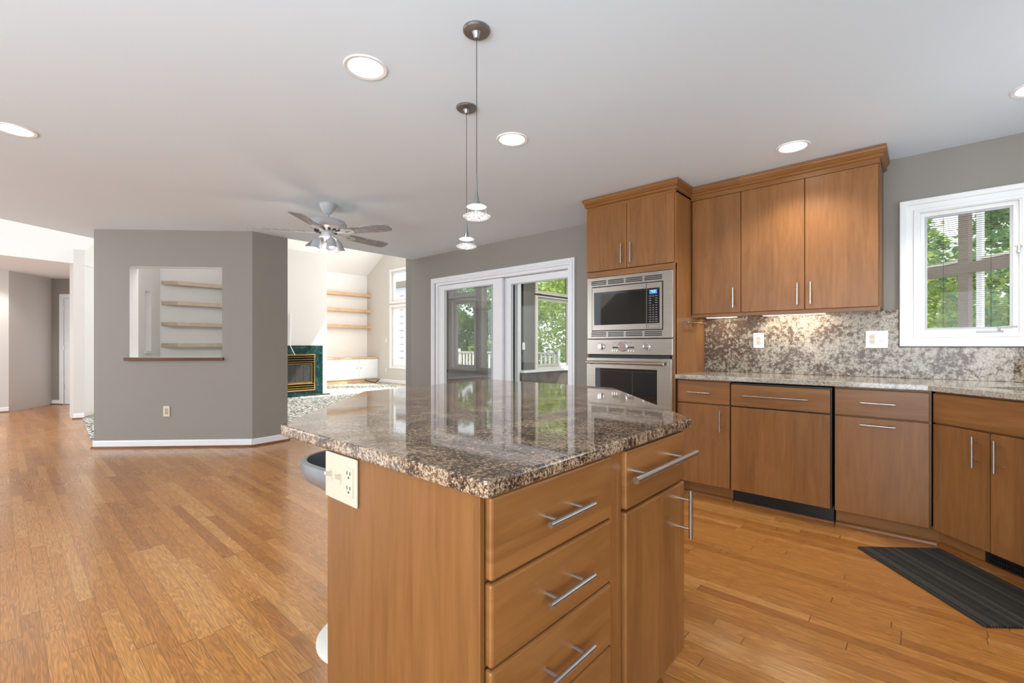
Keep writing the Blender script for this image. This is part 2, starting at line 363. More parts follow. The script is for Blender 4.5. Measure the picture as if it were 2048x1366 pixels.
CEIL = 2.43; WY = 4.14; R2 = math.sqrt(0.5)
# ================================================================ SETTING
struct(MB().box(-14, 2.6, -3.4, 4.3, -0.12, 0).build('floor_kitchen', 'oak'))
struct(MB().prism([(-9.8, 0.86), (-7.3, 0.72), (-6.80, 0.80), (-5.75, 1.93), (-5.78, 4.2), (-4.6, 4.32), (-4.6, 7.9), (-13.6, 7.9), (-13.6, 2.66)], 0.002, 0.012).build('floor_carpet', 'carpet'))
struct(MB().box(-13.8, -4.7, 4.3, 8.0, -0.12, 0.0).build('floor_living', 'slate'))
struct(MB().box(-4.6, -1.6, 4.3, 9.2, -0.12, 0.0).build('floor_sunroom', 'slate'))
# kitchen ceiling with round openings for the recessed lamps
LIGHTS = [(-1.93, 1.133), (-1.922, 2.14), (-0.638, 3.44), (-4.05, 0.06), (0.42, 3.46)]
def circ(c, r, n=28): return [(c[0] + r * math.cos(2 * PI * k / n), c[1] + r * math.sin(2 * PI * k / n)) for k in range(n)]
ceil_poly = [(2.6, -3.4), (2.6, 4.3), (-5.72, 4.3), (-5.72, 2.0), (-6.95, 0.78), (-7.45, 0.76), (-6.99, 0.0), (-5.2, -3.4)]
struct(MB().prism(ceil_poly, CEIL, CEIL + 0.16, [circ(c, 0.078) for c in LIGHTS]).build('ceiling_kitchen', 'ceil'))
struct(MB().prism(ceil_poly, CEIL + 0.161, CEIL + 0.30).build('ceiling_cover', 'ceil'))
# back wall with sliding door and kitchen window openings (x to the right from the living room corner)
X0 = -5.76
def hx(a, b, za, zb): return (a - X0, b - X0, za, zb)
wall_seg('wall_back', (X0, WY), (1.09, WY), 0, CEIL, 0.14, 'wall', [hx(-5.18, -2.87, 0.01, 2.02), hx(-0.03, 0.43, 1.215, 2.03)])
wall_seg('wall_right', (1.09, WY + 0.14), (1.09, -3.2), 0, CEIL, 0.12, 'wall', [(0.83, 1.93, 1.22, 2.03), (4.2, 6.2, 0.9, 2.03)])
struct(MB().prism([(2.28, 1.14), (3.52, 1.14), (3.52, 2.11), (2.28, 2.11)], 1.06, 1.09, [[(2.35, 1.22), (2.35, 2.03), (3.45, 2.03), (3.45, 1.22)]], axis='x').build('window_9', 'white', bevel=0.004))
wall_seg('wall_rear', (1.2, -3.2), (-6.1, -3.2), 0, CEIL, 0.1, 'wall_l', [(0.4, 4.0, 0.3, 1.6)])
# half wall: 45 degree face with pass-through, then a short return
HA = Vector((-6.85, 0.695)); HB = Vector((-5.655, 1.905)); HL = (HB - HA).length; hang = math.atan2(HB.y - HA.y, HB.x - HA.x)
def along(o, s): return (o[0] + math.cos(hang) * s, o[1] + math.sin(hang) * s)
wall_seg('wall_passthrough', HA, HB, 0, CEIL, 0.13, 'wall', [(0.372, 1.372, 1.005, 2.02)])
struct(MB().prism([(HB.x, HB.y), (-5.70, 2.31), (-5.84, 2.31), (-5.80, 1.98)], 0, CEIL).build('wall_return', 'wall'))
# baseboards: white board with wood shoe, one object per wall
def baseboard(name, a, b, mat='trim', h=0.085):
    a = Vector(a); b = Vector(b); L = (b - a).length; ang = math.atan2(b.y - a.y, b.x - a.x)
    o = MB().prism([(0, 0), (-0.014, 0), (-0.014, h - 0.012), (-0.006, h), (0, h)], 0, L, axis='x').build(name, mat)
    put(o, (a.x, a.y, 0), ang); struct(o)
    p = MB().prism([(-0.014, 0), (-0.032, 0), (-0.030, 0.010), (-0.022, 0.018), (-0.014, 0.02)], -0.01, L + 0.01, axis='x').build('shoe_moulding', 'shoe', o)
    return o
baseboard('baseboard_passthrough', HA, HB); baseboard('baseboard_return', HB, (-5.70, 2.31))
baseboard('baseboard_end', along((HA.x - math.sin(hang) * 0.13, HA.y + math.cos(hang) * 0.13), 0), HA)
baseboard('baseboard_back', (X0, WY), (-5.27, WY)); baseboard('baseboard_back_near', (-2.79, WY), (-2.25, WY))
# header above the living room opening and wall above the ceiling edge
struct(MB().prism([(-5.72, 2.0), (-5.72, 4.3), (-5.82, 4.3), (-5.82, 2.05)], CEIL + 0.3, 5.0).build('wall_header', 'wall_w'))
# living room shell
struct(MB().box(-13.35, -13.2, 1.9, 7.95, 0, 3.4).build('wall_living_shelves', 'wall_w'))
wall_seg('wall_living_window', (-13.35, 7.8), (-9.9, 7.8), 0, 5.6, 0.15, 'wall_l', [(13.35 - 11.83, 13.35 - 10.82, 0.53, 2.27), (13.35 - 11.83, 13.35 - 10.82, 2.45, 3.33)])
struct(MB().prism([(-13.35, 3.25), (-9.4, 5.5), (-5.75, 3.42), (-5.75, 3.6), (-9.4, 5.7), (-13.35, 3.43)], -3.4, 7.95, axis='y').build('ceiling_vault', 'vault'))
struct(MB().box(-13.2, -10.6, 3.80, 5.2, 0, 3.3).build('wall_chimney_breast', 'wall_l'))
# wall between hall and living room; ends in the visible post
def PW(p, q, name, mat, z1, holes=(), th=0.12): return wall_seg(name, p, q, 0, z1, th, mat, holes)
PW((-13.2, 2.36), (-10.1, 0.80), 'wall_hall_living', 'wall_w', 3.4, [(0.55, 0.90, 1.02, 2.32)])
struct(MB().prism([(-10.12, 0.74), (-9.80, 0.76), (-9.76, 0.88), (-10.09, 0.91)], 0, CEIL + 0.2).build('wall_post', 'wall_l'))
baseboard('baseboard_post', (-9.80, 0.76), (-9.76, 0.88))
# header over the hall, sloping off at its right end
ha = Vector((-8.9, -3.4)); hb = Vector((-9.80, 0.76))
hd = (hb - ha).length
o = MB().prism([(0, CEIL - 0.02), (hd, CEIL - 0.02), (hd + 1.3, CEIL + 1.9), (hd + 1.3, 5.4), (0, 5.4)], 0, 0.12, axis='y').build('wall_hall_header', 'vault')
struct(put(o, (ha.x, ha.y, 0), math.atan2(hb.y - ha.y, hb.x - ha.x)))
struct(MB().prism([(-8.95, -3.4), (-9.85, 0.80), (-10.1, 0.95), (-13.3, 2.45), (-13.9, 2.3), (-13.9, -3.4)], CEIL, CEIL + 0.1).build('ceiling_hall', 'vault'))
wall_seg('wall_hall_left', (-11.72, -3.4), (-11.72, 0.10), 0, CEIL, 0.1, 'wall_l')
wall_seg('wall_hall_angle', (-11.72, 0.10), (-12.56, 0.665), 0, CEIL, 0.1, 'wall_l')
bpy.data.objects['wall_hall_angle'].location.z = 0
wall_seg('wall_hall_door', (-12.56, 0.665), (-11.55, 1.68), 0, CEIL, 0.1, 'wall')
def bb2(name, a, b): baseboard(name, a, b)
bb2('baseboard_hall_left', (-11.70, -3.0), (-11.70, 0.10)); 
o = baseboard('baseboard_hall_angle', (-12.55, 0.655), (-11.71, 0.09)); o.location.x += 0.0
bb2('baseboard_hall_door', (-12.55, 0.675), (-12.40, 0.825))
# hall door: casing and leaf
dd = Vector((R2, R2)); d0 = Vector((-12.56, 0.665)) + dd * 0.16
o = MB().box(0, 0.08, -0.02, 0.0, 0, 2.13).box(0.84, 0.92, -0.02, 0, 0, 2.13).box(0.08, 0.84, -0.02, 0, 2.05, 2.13).build('door_1', 'trim', bevel=0.004)
struct(put(o, (d0.x + 0.003, d0.y - 0.003, 0), PI / 4))
lf = MB().box(0.09, 0.83, -0.012, 0, 0.01, 2.045).build('door_leaf', 'trim', o, bevel=0.002)
for z in (0.30, 1.05, 1.82): MB().tube([(0.095, -0.022, z), (0.095, -0.022, z + 0.09)], 0.007, 8).build('hinge', 'nickel', lf)
# pass-through sill and jamb lining
o = MB().prism([(0.366, 1.006), (1.378, 1.006), (1.378, 2.026), (0.366, 2.026)], 0.004, 0.134, [[(0.374, 1.006), (0.374, 2.018), (1.370, 2.018), (1.370, 1.0065)]], axis='y').build('trim_passthrough_jamb', 'white')
struct(put(o, (HA.x, HA.y, 0), hang))
o = MB().box(0.335, 1.395, -0.035, 0.15, 0.972, 1.005).build('trim_passthrough_sill', 'oaksill', bevel=0.004)
struct(put(o, (HA.x, HA.y, 0), hang))
# small sill of the narrow opening into the hall
o = MB().box(0.5, 0.95, 0.11, 0.15, 0.97, 1.02).build('trim_hall_sill', 'trim'); struct(put(o, (-13.2, 2.36, 0), math.atan2(0.80 - 2.36, 3.1)))
baseboard('baseboard_living_window', (-12.5, 7.8), (-9.9, 7.8), h=0.12)

# ================================================================ LIVING ROOM THINGS
fp = thing('fireplace', 'brass louvred fireplace set in a green marble surround', 'fireplace', (-10.6, 4.35, 0))
def FPo(m, n, mat, **k): return m.build(n, mat, k.pop('parent', fp), off=k.pop('off', (-10.6, 4.35, 0)), **k)
FPo(MB().prism([(3.86, 0.0), (5.09, 0.0), (5.09, 1.14), (3.86, 1.14)], -10.6, -10.575, [[(4.02, 0.12), (4.02, 0.92), (4.88, 0.92), (4.88, 0.12)]], axis='x'), 'surround', 'marble')
FPo(MB().box(-10.597, -10.2, 3.86, 5.09, 0.013, 0.04), 'hearth', 'marble', bevel=0.003)
FPo(MB().box(-10.597, -10.59, 4.02, 4.88, 0.12, 0.92), 'firebox', 'blk')
fr = FPo(MB().prism([(4.0, 0.10), (4.90, 0.10), (4.90, 0.94), (4.0, 0.94)], -10.575, -10.55, [[(4.03, 0.13), (4.03, 0.91), (4.87, 0.91), (4.87, 0.13)]], axis='x'), 'frame', 'brass', bevel=0.003)
for z in (0.16, 0.21, 0.26, 0.76, 0.815, 0.87): FPo(MB().prism([(-10.58, z - 0.01), (-10.535, z - 0.002), (-10.535, z + 0.012), (-10.58, z + 0.03)], 4.02, 4.87, axis='y'), 'louvre', 'brass')
FPo(MB().prism([(4.06, 0.29), (4.84, 0.29), (4.84, 0.73), (4.06, 0.73)], -10.578, -10.566, [[(4.08, 0.305), (4.08, 0.715), (4.82, 0.715), (4.82, 0.305)]], axis='x'), 'door_frame', 'brass')
for a, b in ((4.08, 4.26), (4.265, 4.445), (4.45, 4.63), (4.635, 4.82)): FPo(MB().box(-10.588, -10.578, a, b, 0.305, 0.715), 'glass_panel', 'fireglass')
# cable hanging above the fireplace, plate beside it
tag(MB().tube([(-10.59, 4.36, 1.88), (-10.585, 4.36, 1.5), (-10.58, 4.34, 1.15), (-10.53, 4.40, 0.98), (-10.53, 4.43, 0.93)], 0.008, 6).build('cable', 'white'), 'thin white cable hanging down over the fireplace from its wall', 'cable')
def plate(name, label, loc, rz, gangs=('duplex',), w=None, h=0.115, mat='white', inner='ivory', group=None, scale=1.0):
    """wall plate facing local -y"""
    t = thing(name, label, 'outlet' if 'duplex' in gangs else 'switch', loc, rz, group)
    w = w or (0.07 + 0.046 * (len(gangs) - 1))
    pl = MB().box(-w / 2, w / 2, -0.006, 0, -h / 2, h / 2).build('cover_plate', mat, t, bevel=0.003)
    for i, g in enumerate(gangs):
        cx = (i - (len(gangs) - 1) / 2) * (w / (len(gangs) + 0.35) if len(gangs) > 1 else 0)
        if g == 'duplex':
            r = MB().prism([(cx - 0.017, -0.034), (cx + 0.017, -0.034), (cx + 0.017, 0.034), (cx - 0.017, 0.034)], -0.0085, -0.005, axis='y').build('receptacle', inner, t, bevel=0.002)
            m = MB()
            for zc in (-0.017, 0.017):
                m.box(cx - 0.008, cx - 0.0055, -0.0092, -0.008, zc, zc + 0.008).box(cx + 0.0055, cx + 0.008, -0.0092, -0.008, zc, zc + 0.008)
                m.lathe([(0.0028, -0.0092), (0.0028, -0.008)], (cx, 0, zc - 0.006), 10, axis='y')
            m.build('slots', 'slot', r)
        elif g == 'toggle':
            r = MB().box(cx - 0.0055, cx + 0.0055, -0.0075, -0.005, -0.013, 0.013).build('switch_collar', inner, t)
            MB().prism([(-0.006, -0.004), (-0.006, 0.008), (-0.022, 0.012), (-0.022, 0.004)], cx - 0.004, cx + 0.004, axis='x').build('toggle', inner, r, bevel=0.001)
            [MB().lathe([(0.0018, -0.0066), (0.0018, -0.0055)], (cx, 0, zz), 8, axis='y').build('screw', inner, t) for zz in (0.03, -0.03)]
        elif g == 'jack':
            MB().box(cx - 0.012, cx + 0.012, -0.02, -0.005, -0.012, 0.012).build('jack', 'white', t, bevel=0.003)
    return t
plate('wall_plate', 'white double plate on the wall above the fireplace', (-10.598, 4.17, 1.55), PI / 2, ('toggle', 'toggle'), w=0.13, h=0.17, mat='white', inner='white')
# floating shelves, right of and left of the chimney
for k, z in enumerate((2.70, 2.21, 1.72)):
    tag(MB().prism([(-13.2, 5.2), (-12.96, 5.2), (-12.96, 7.8), (-13.2, 7.8)], z - 0.045, z + 0.045).build('floating_shelf', 'oakshelf', bevel=0.004),
        'oak floating shelf right of the fireplace, ' + ('uppermost of the three', 'middle of the three', 'lowest of the three, above the white cabinet')[k], 'shelf', 'oak shelves right of the fireplace')
for k, z in enumerate((2.60, 2.13, 1.64, 1.15)):
    tag(MB().prism([(-13.2, 2.50), (-12.96, 2.77), (-12.96, 3.80), (-13.2, 3.80)], z - 0.045, z + 0.045).build('floating_shelf', 'oakpale', bevel=0.004),
        'pale oak shelf seen through the pass-through, ' + ('topmost of four', 'second from top', 'third from top', 'lowest, just above the sill')[k], 'shelf', 'pale oak shelves behind the pass-through')
# white base cabinet with oak top
wc = thing('white_cabinet', 'long low white cabinet with oak top and four doors under the shelves', 'cabinet', (-12.55, 5.2, 0), PI / 2)
# local: x -> world +y, y -> world -x
MB().box(0.005, 2.595, 0.02, 0.64, 0.14, 0.745).build('body', 'trim', wc)
MB().box(0.005, 2.595, 0.06, 0.64, 0.012, 0.14).build('toe_kick', 'oakshelf', wc)
MB().box(0.005, 2.595, -0.02, 0.645, 0.745, 0.785).build('oak_top', 'oakshelf', wc, bevel=0.005)
for i in range(4):
    a = 0.03 + i * 0.64 + (0.015 if i % 2 else 0); b = a + 0.60
    d = MB().box(a, b, 0, 0.02, 0.17, 0.73).build('door', 'trim', wc, bevel=0.003)
    MB().prism([(a + 0.08, 0.25), (b - 0.08, 0.25), (b - 0.08, 0.65), (a + 0.08, 0.65)], -0.006, 0.001, [[(a + 0.10, 0.27), (a + 0.10, 0.63), (b - 0.10, 0.63), (b - 0.10, 0.27)]], axis='y').build('raised_panel', 'trim', d, bevel=0.002)
    kx = b - 0.035 if i % 2 == 0 else a + 0.035
    MB().lathe([(0.006, 0.0), (0.006, -0.015), (0.016, -0.02), (0.014, -0.032), (0.0, -0.036)], (kx, 0, 0.47), 12, axis='y').build('knob', 'nickel', d, smooth=True)
tag(MB().prism([(5.95, 0.05), (6.55, 0.05), (6.55, 0.11), (5.95, 0.11)], -12.606, -12.60, [[(5.98 + i * 0.06, 0.06), (5.98 + i * 0.06, 0.10), (6.02 + i * 0.06, 0.10), (6.02 + i * 0.06, 0.06)] for i in range(9)], axis='x').build('vent_grille', 'oakshelf'), 'wooden floor vent grille in the toe kick under the white cabinet', 'vent')
# window trims of the living room
def sash_window(name, x0, x1, z0, z1, y, label_mat='trim'):
    f = struct(MB().prism([(x0 - 0.09, z0 - 0.07), (x1 + 0.09, z0 - 0.07), (x1 + 0.09, z1 + 0.07), (x0 - 0.09, z1 + 0.07)], y - 0.025, y, [[(x0, z0), (x0, z1), (x1, z1), (x1, z0)]], axis='y').build(name, label_mat, bevel=0.003))
    MB().prism([(x0, z0), (x1, z0), (x1, z1), (x0, z1)], y + 0.04, y + 0.08, [[(x0 + 0.06, z0 + 0.06), (x0 + 0.06, z1 - 0.06), (x1 - 0.06, z1 - 0.06), (x1 - 0.06, z0 + 0.06)]], axis='y').build('sash', label_mat, f, bevel=0.003)
    MB().box(x0 + 0.05, x1 - 0.05, y + 0.058, y + 0.062, z0 + 0.05, z1 - 0.05).build('pane', 'glass', f)
    return f
sash_window('window_1', -11.83, -10.82, 0.53, 2.27, 7.8); sash_window('window_2', -11.83, -10.82, 2.45, 3.33, 7.8)
plate('light_switch', 'white switch plate left of the living room window', (-12.12, 7.798, 1.30), 0, ('toggle',), mat='white', inner='white')
plate('wall_outlet', 'white outlet low on the wall left of the living room window', (-12.12, 7.798, 0.40), 0, ('duplex',), mat='white', inner='white')
# white sided bay outside that window
sw = thing('siding_wall', 'white sided house wall with dark vent slots outside the living room window', 'wall', (-16.4, 10.5, 0))
MB().box(-1.6, 2.1, 0, 0.3, -3.0, 3.4).build('siding', 'siding', sw)
for i in range(11): MB().box(1.05, 1.30, -0.015, 0, 0.35 + i * 0.27, 0.40 + i * 0.27).build('slot', 'trimgrey', sw)
MB().box(-1.7, 2.2, -0.25, 0.3, 3.4, 3.6).build('eave', 'brown', sw)
tag(MB().tube([(-12.56, 7.35, 0.10), (-12.45, 7.45, 0.05), (-12.3, 7.55, 0.03), (-12.35, 7.72, 0.12)], 0.012, 8).build('power_cord', 'blk'), 'dark cord poking out at the right end of the white cabinet', 'cord')

# ================================================================ SLIDING DOOR
o = struct(MB().prism([(-5.26, 0), (-5.26, 2.09), (-2.80, 2.09), (-2.80, 0), (-2.87, 0), (-2.87, 2.02), (-5.19, 2.02), (-5.19, 0)], WY - 0.022, WY, axis='y').build('door_2', 'trim', bevel=0.004))
MB().prism([(-5.235, 0), (-5.235, 2.065), (-2.825, 2.065), (-2.825, 0), (-2.845, 0), (-2.845, 2.045), (-5.215, 2.045), (-5.215, 0)], WY - 0.03, WY - 0.02, axis='y').build('casing_bead', 'trim', o, bevel=0.003)
MB().box(-5.18, -5.13, WY, WY + 0.14, 0.0, 2.02).box(-2.90, -2.87, WY, WY + 0.14, 0, 2.02).box(-5.13, -2.90, WY, WY + 0.14, 1.985, 2.02).build('door_jamb', 'trim', o)
MB().box(-5.13, -2.90, WY, WY + 0.14, 0, 0.02).build('threshold', 'trimgrey', o)
def slide_panel(x0, x1, y, sl, sr, top):
    p = MB().prism([(x0, 0.025), (x1, 0.025), (x1, 1.98), (x0, 1.98)], y, y + 0.04, [[(x0 + sl, 0.15), (x0 + sl, top), (x1 - sr, top), (x1 - sr, 0.15)]], axis='y').build('door_panel', 'trim', o, bevel=0.004)
    MB().prism([(x0 + sl, 0.15), (x1 - sr, 0.15), (x1 - sr, top), (x0 + sl, top)], y - 0.006, y + 0.002, [[(x0 + sl + 0.016, 0.166), (x0 + sl + 0.016, top - 0.016), (x1 - sr - 0.016, top - 0.016), (x1 - sr - 0.016, 0.166)]], axis='y').build('glazing_bead', 'trimgrey', p)
    MB().box(x0 + sl - 0.01, x1 - sr + 0.01, y + 0.018, y + 0.022, 0.14, top + 0.01).build('pane', 'glass', p)
slide_panel(-5.13, -3.90, WY + 0.015, 0.13, 0.16, 1.915)
slide_panel(-3.95, -2.90, WY + 0.075, 0.15, 0.03, 1.90)

# ================================================================ SUNROOM beyond the door
MB_ = MB
wall_seg('wall_sunroom_left', (-7.75, 6.1), (-5.33, 6.1), 0, 2.85, 0.14, 'wall_l', [(7.75 - 7.08, 7.75 - 6.44, 0.70, 2.02), (7.75 - 7.08, 7.75 - 6.44, 2.13, 2.50), (7.75 - 6.25, 7.75 - 5.85, 0.70, 2.25)])
wall_seg('wall_sunroom_end', (-5.33, 6.1), (-5.33, 9.2), 0, 2.85, 0.14, 'taupe', [(0.52, 1.62, 0.74, 2.04), (0.52, 1.62, 2.12, 2.62)])
struct(MB().prism([(-5.8, 4.28), (-1.6, 4.28), (-1.6, 9.2), (-7.9, 9.2), (-7.9, 6.3)], 2.85, 2.95).build('ceiling_sunroom', 'wall_l'))
wall_seg('wall_sunroom_far', (-5.92, 4.30), (-7.72, 6.20), 0, 2.85, 0.12, 'wall')
wall_seg('wall_sunroom_near', (-1.72, 5.4), (-1.72, 9.2), 0, 0.7, 0.12, 'wall_l')
struct(MB().box(-5.33, -5.20, 6.1, 9.2, 0.66, 0.70).build('trim_sunroom_ledge', 'trim'))
struct(MB().box(-5.33, -5.24, 6.1, 9.2, 0.0, 0.66).build('wall_sunroom_knee', 'slate'))
struct(MB().box(-5.36, -5.29, 6.04, 6.13, 0, 2.85).build('trim_sunroom_corner', 'trim'))
struct(MB().box(-7.7, -5.4, 5.98, 6.1, 0.60, 0.66).build('trim_sunroom_left_ledge', 'slate'))
f = sash_window('window_3', -7.08, -6.44, 0.70, 2.02, 6.1); f = sash_window('window_4', -7.08, -6.44, 2.13, 2.50, 6.1)
f = struct(MB().prism([(-6.36, 0.62), (-5.74, 0.62), (-5.74, 2.34), (-6.36, 2.34)], 6.05, 6.1, [[(-6.27, 0.72), (-6.27, 2.26), (-5.83, 2.26), (-5.83, 0.72)]], axis='y').build('window_5', 'wall', bevel=0.003))
MB().box(-6.25, -5.85, 6.16, 6.165, 0.70, 2.25).build('pane', 'glass', f)
MB().box(-6.27, -5.83, 6.11, 6.14, 1.78, 1.81).build('rail', 'cream', f); MB().box(-6.27, -5.83, 6.11, 6.14, 0.98, 1.0).build('rail', 'cream', f)
def sash_x(name, y0, y1, z0, z1, x, mat):
    f = struct(MB().prism([(y0 - 0.07, z0 - 0.06), (y1 + 0.07, z0 - 0.06), (y1 + 0.07, z1 + 0.06), (y0 - 0.07, z1 + 0.06)], x, x + 0.03, [[(y0, z0), (y0, z1), (y1, z1), (y1, z0)]], axis='x').build(name, mat, bevel=0.003))
    MB().prism([(y0, z0), (y1, z0), (y1, z1), (y0, z1)], x - 0.09, x - 0.05, [[(y0 + 0.05, z0 + 0.05), (y0 + 0.05, z1 - 0.05), (y1 - 0.05, z1 - 0.05), (y1 - 0.05, z0 + 0.05)]], axis='x').build('sash', mat, f, bevel=0.003)
    MB().box(x - 0.072, x - 0.068, y0 + 0.04, y1 - 0.04, z0 + 0.04, z1 - 0.04).build('pane', 'glass', f)
sash_x('window_6', 6.62, 7.72, 0.74, 2.04, -5.33, 'cream'); sash_x('window_7', 6.62, 7.72, 2.12, 2.62, -5.33, 'cream')
plate('light_switch', 'white switch on the dark sunroom wall seen through the sliding door', (-5.328, 6.24, 1.13), PI / 2, ('toggle',), h=0.13, mat='white', inner='white')
# deck railings outside
def railing(loc, rz, L, label):
    t = thing('deck_railing', label, 'railing', loc, rz, 'white deck railings outside')
    MB().box(0, L, -0.045, 0.045, 0.93, 0.97).build('top_rail', 'siding', t); MB().box(0, L, -0.03, 0.03, 0.12, 0.16).build('bottom_rail', 'siding', t)
    b = MB().box(-0.02, 0.02, -0.02, 0.02, 0.16, 0.93).build('baluster', 'siding', t); b.location = (0.1, 0, 0)
    k = 1
    while 0.1 + k * 0.13 < L - 0.05:
        c = b.copy(); C.objects.link(c); c.parent = t; c.location = (0.1 + k * 0.13, 0, 0); k += 1
    for x in (0, L): MB().box(x - 0.045, x + 0.045, -0.045, 0.045, 0, 1.05).build('post', 'siding', t)
railing((-10.2, 9.0, 0), 0, 3.6, 'white deck railing seen through the left sliding pane')
railing((-6.45, 9.35, 0), PI / 2, 2.6, 'white deck railing seen through the right sliding pane')
struct(MB().box(-13, -1.0, 8.1, 12.2, -0.14, -0.02).build('floor_deck', 'cream'))
struct(MB().box(-70, 60, 9.3, 90, -3.2, -3.0).build('ground_lawn', 'grass'))

# ================================================================ CABINETS
def handle(parent, kind, a, zc, L, y=0.0, r=0.006, proj=0.034):
    m = MB(); e = L * 0.30
    if kind == 'h':
        m.tube([(a - L / 2, y - proj, zc), (a + L / 2, y - proj, zc)], r, 14)
        for s in (-1, 1): m.tube([(a + s * e, y + 0.001, zc), (a + s * e, y - proj, zc)], r * 0.72, 10)
    else:
        m.tube([(a, y - proj, zc - L / 2), (a, y - proj, zc + L / 2)], r, 14)
        for s in (-1, 1): m.tube([(a, y + 0.001, zc + s * e), (a, y - proj, zc + s * e)], r * 0.72, 10)
    return m.build('handle', 'nickel', parent, smooth=True)
def front(t, kind, x0, x1, z0, z1, mat, hd=None, th=0.02, name=None, bev=0.004):
    f = MB().box(x0, x1, 0, th, z0, z1).build(name or kind, mat, t, bevel=bev)
    if hd: handle(f, *hd)
    return f
G = 0.0022
# --- wall base run: local x right, y into the wall, origin at left end of front plane
b1 = thing('base_cabinet', 'narrow base cabinet with drawer over door next to the oven cabinet', 'cabinet', (-1.43, 3.51, 0))
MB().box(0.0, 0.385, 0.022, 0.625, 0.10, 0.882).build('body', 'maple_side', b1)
MB().box(0.0, 0.388, 0.075, 0.10, 0.0, 0.10).build('toe_kick', 'maple_h', b1)
MB().prism([(0.075, 0), (0.055, 0), (0.058, 0.012), (0.066, 0.02), (0.075, 0.022)], 0, 0.388, axis='x').build('shoe_moulding', 'shoe', b1)
front(b1, 'drawer', G, 0.385 - G, 0.708, 0.872, 'maple_h', ('h', 0.17, 0.788, 0.165))
front(b1, 'door', G, 0.385 - G, 0.104, 0.700, 'maple', ('v', 0.325, 0.59, 0.155))
dw = thing('dishwasher', 'wood-panelled dishwasher with long bar handle and black toe space', 'dishwasher', (-1.04, 3.51, 0))
MB().box(0.004, 0.601, 0.022, 0.60, 0.105, 0.872).build('body', 'blk', dw)
front(dw, 'top_panel', G, 0.594, 0.708, 0.862, 'maple_h', ('h', 0.285, 0.786, 0.39))
front(dw, 'door', G, 0.594, 0.104, 0.700, 'maple')
MB().box(0.004, 0.606, 0.072, 0.10, 0.012, 0.11).build('toe_kick', 'blk', dw)
MB().prism([(0.072, 0), (0.055, 0), (0.058, 0.008), (0.066, 0.012), (0.072, 0.012)], 0.004, 0.606, axis='x').build('shoe_moulding', 'shoe', dw)
b3 = thing('base_cabinet', 'base cabinet right of the dishwasher with drawer and pull-out door, horizontal handles', 'cabinet', (-0.425, 3.51, 0))
MB().box(0.0, 0.452, 0.022, 0.625, 0.10, 0.882).build('body', 'maple_side', b3)
MB().prism([(0.0, 0.075), (0.49, 0.075), (0.47, 0.10), (0.0, 0.10)], 0, 0.10).build('toe_kick', 'maple_h', b3)
MB().prism([(0.075, 0), (0.055, 0), (0.058, 0.012), (0.066, 0.02), (0.075, 0.022)], 0, 0.475, axis='x').build('shoe_moulding', 'shoe', b3)
front(b3, 'drawer', G, 0.445, 0.708, 0.872, 'maple_h', ('h', 0.215, 0.793, 0.165))
front(b3, 'door', G, 0.445, 0.104, 0.700, 'maple', ('h', 0.215, 0.660, 0.165))
# --- diagonal sink unit
bs = thing('sink_cabinet', 'angled corner sink cabinet with wide false drawer and two doors', 'cabinet', (0.03, 3.51, 0), -PI / 4)
SL = 0.608
MB().prism([(0.0, 0.022), (SL, 0.022), (SL, 0.05), (SL - 0.06, 0.24), (0.06, 0.24), (0.0, 0.05)], 0.10, 0.882).build('body', 'maple_side', bs)
MB().prism([(-0.03, 0.075), (SL + 0.03, 0.075), (SL, 0.10), (0.0, 0.10)], 0, 0.10).build('toe_kick', 'maple_h', bs)
MB().prism([(0.075, 0), (0.055, 0), (0.058, 0.012), (0.066, 0.02), (0.075, 0.022)], -0.02, SL + 0.02, axis='x').build('shoe_moulding', 'shoe', bs)
front(bs, 'false_drawer', 0.004, SL - 0.004, 0.708, 0.872, 'maple_h')
front(bs, 'door', 0.004, 0.2955, 0.104, 0.700, 'maple', ('v', 0.243, 0.595, 0.16))
front(bs, 'door', 0.2995, SL - 0.004, 0.104, 0.700, 'maple', ('v', 0.345, 0.595, 0.16))
g = MB().prism([(0.22, 0.025), (0.60, 0.025), (0.60, 0.098), (0.22, 0.098)], 0.066, 0.0745, [[(0.24 + i * 0.0115, 0.032 + j * 0.022), (0.24 + i * 0.0115, 0.046 + j * 0.022), (0.247 + i * 0.0115, 0.046 + j * 0.022), (0.247 + i * 0.0115, 0.032 + j * 0.022)] for i in range(30) for j in range(3)], axis='y').build('vent_grille', 'blk', bs)
# --- right run base cabinet, mostly beyond the frame
br = thing('base_cabinet', 'base cabinet on the right wall run beyond the sink corner', 'cabinet', (0.46, 3.08, 0), -PI / 2)
MB().box(0.0, 0.9, 0.022, 0.62, 0.10, 0.882).build('body', 'maple_side', br)
MB().box(0.0, 0.9, 0.075, 0.10, 0.0, 0.10).build('toe_kick', 'maple_h', br)
front(br, 'drawer', 0.01, 0.44, 0.708, 0.872, 'maple_h', ('h', 0.22, 0.79, 0.16)); front(br, 'drawer', 0.45, 0.89, 0.708, 0.872, 'maple_h', ('h', 0.67, 0.79, 0.16))
front(br, 'door', 0.01, 0.44, 0.104, 0.70, 'maple', ('v', 0.39, 0.59, 0.16)); front(br, 'door', 0.45, 0.89, 0.104, 0.70, 'maple', ('v', 0.50, 0.59, 0.16))

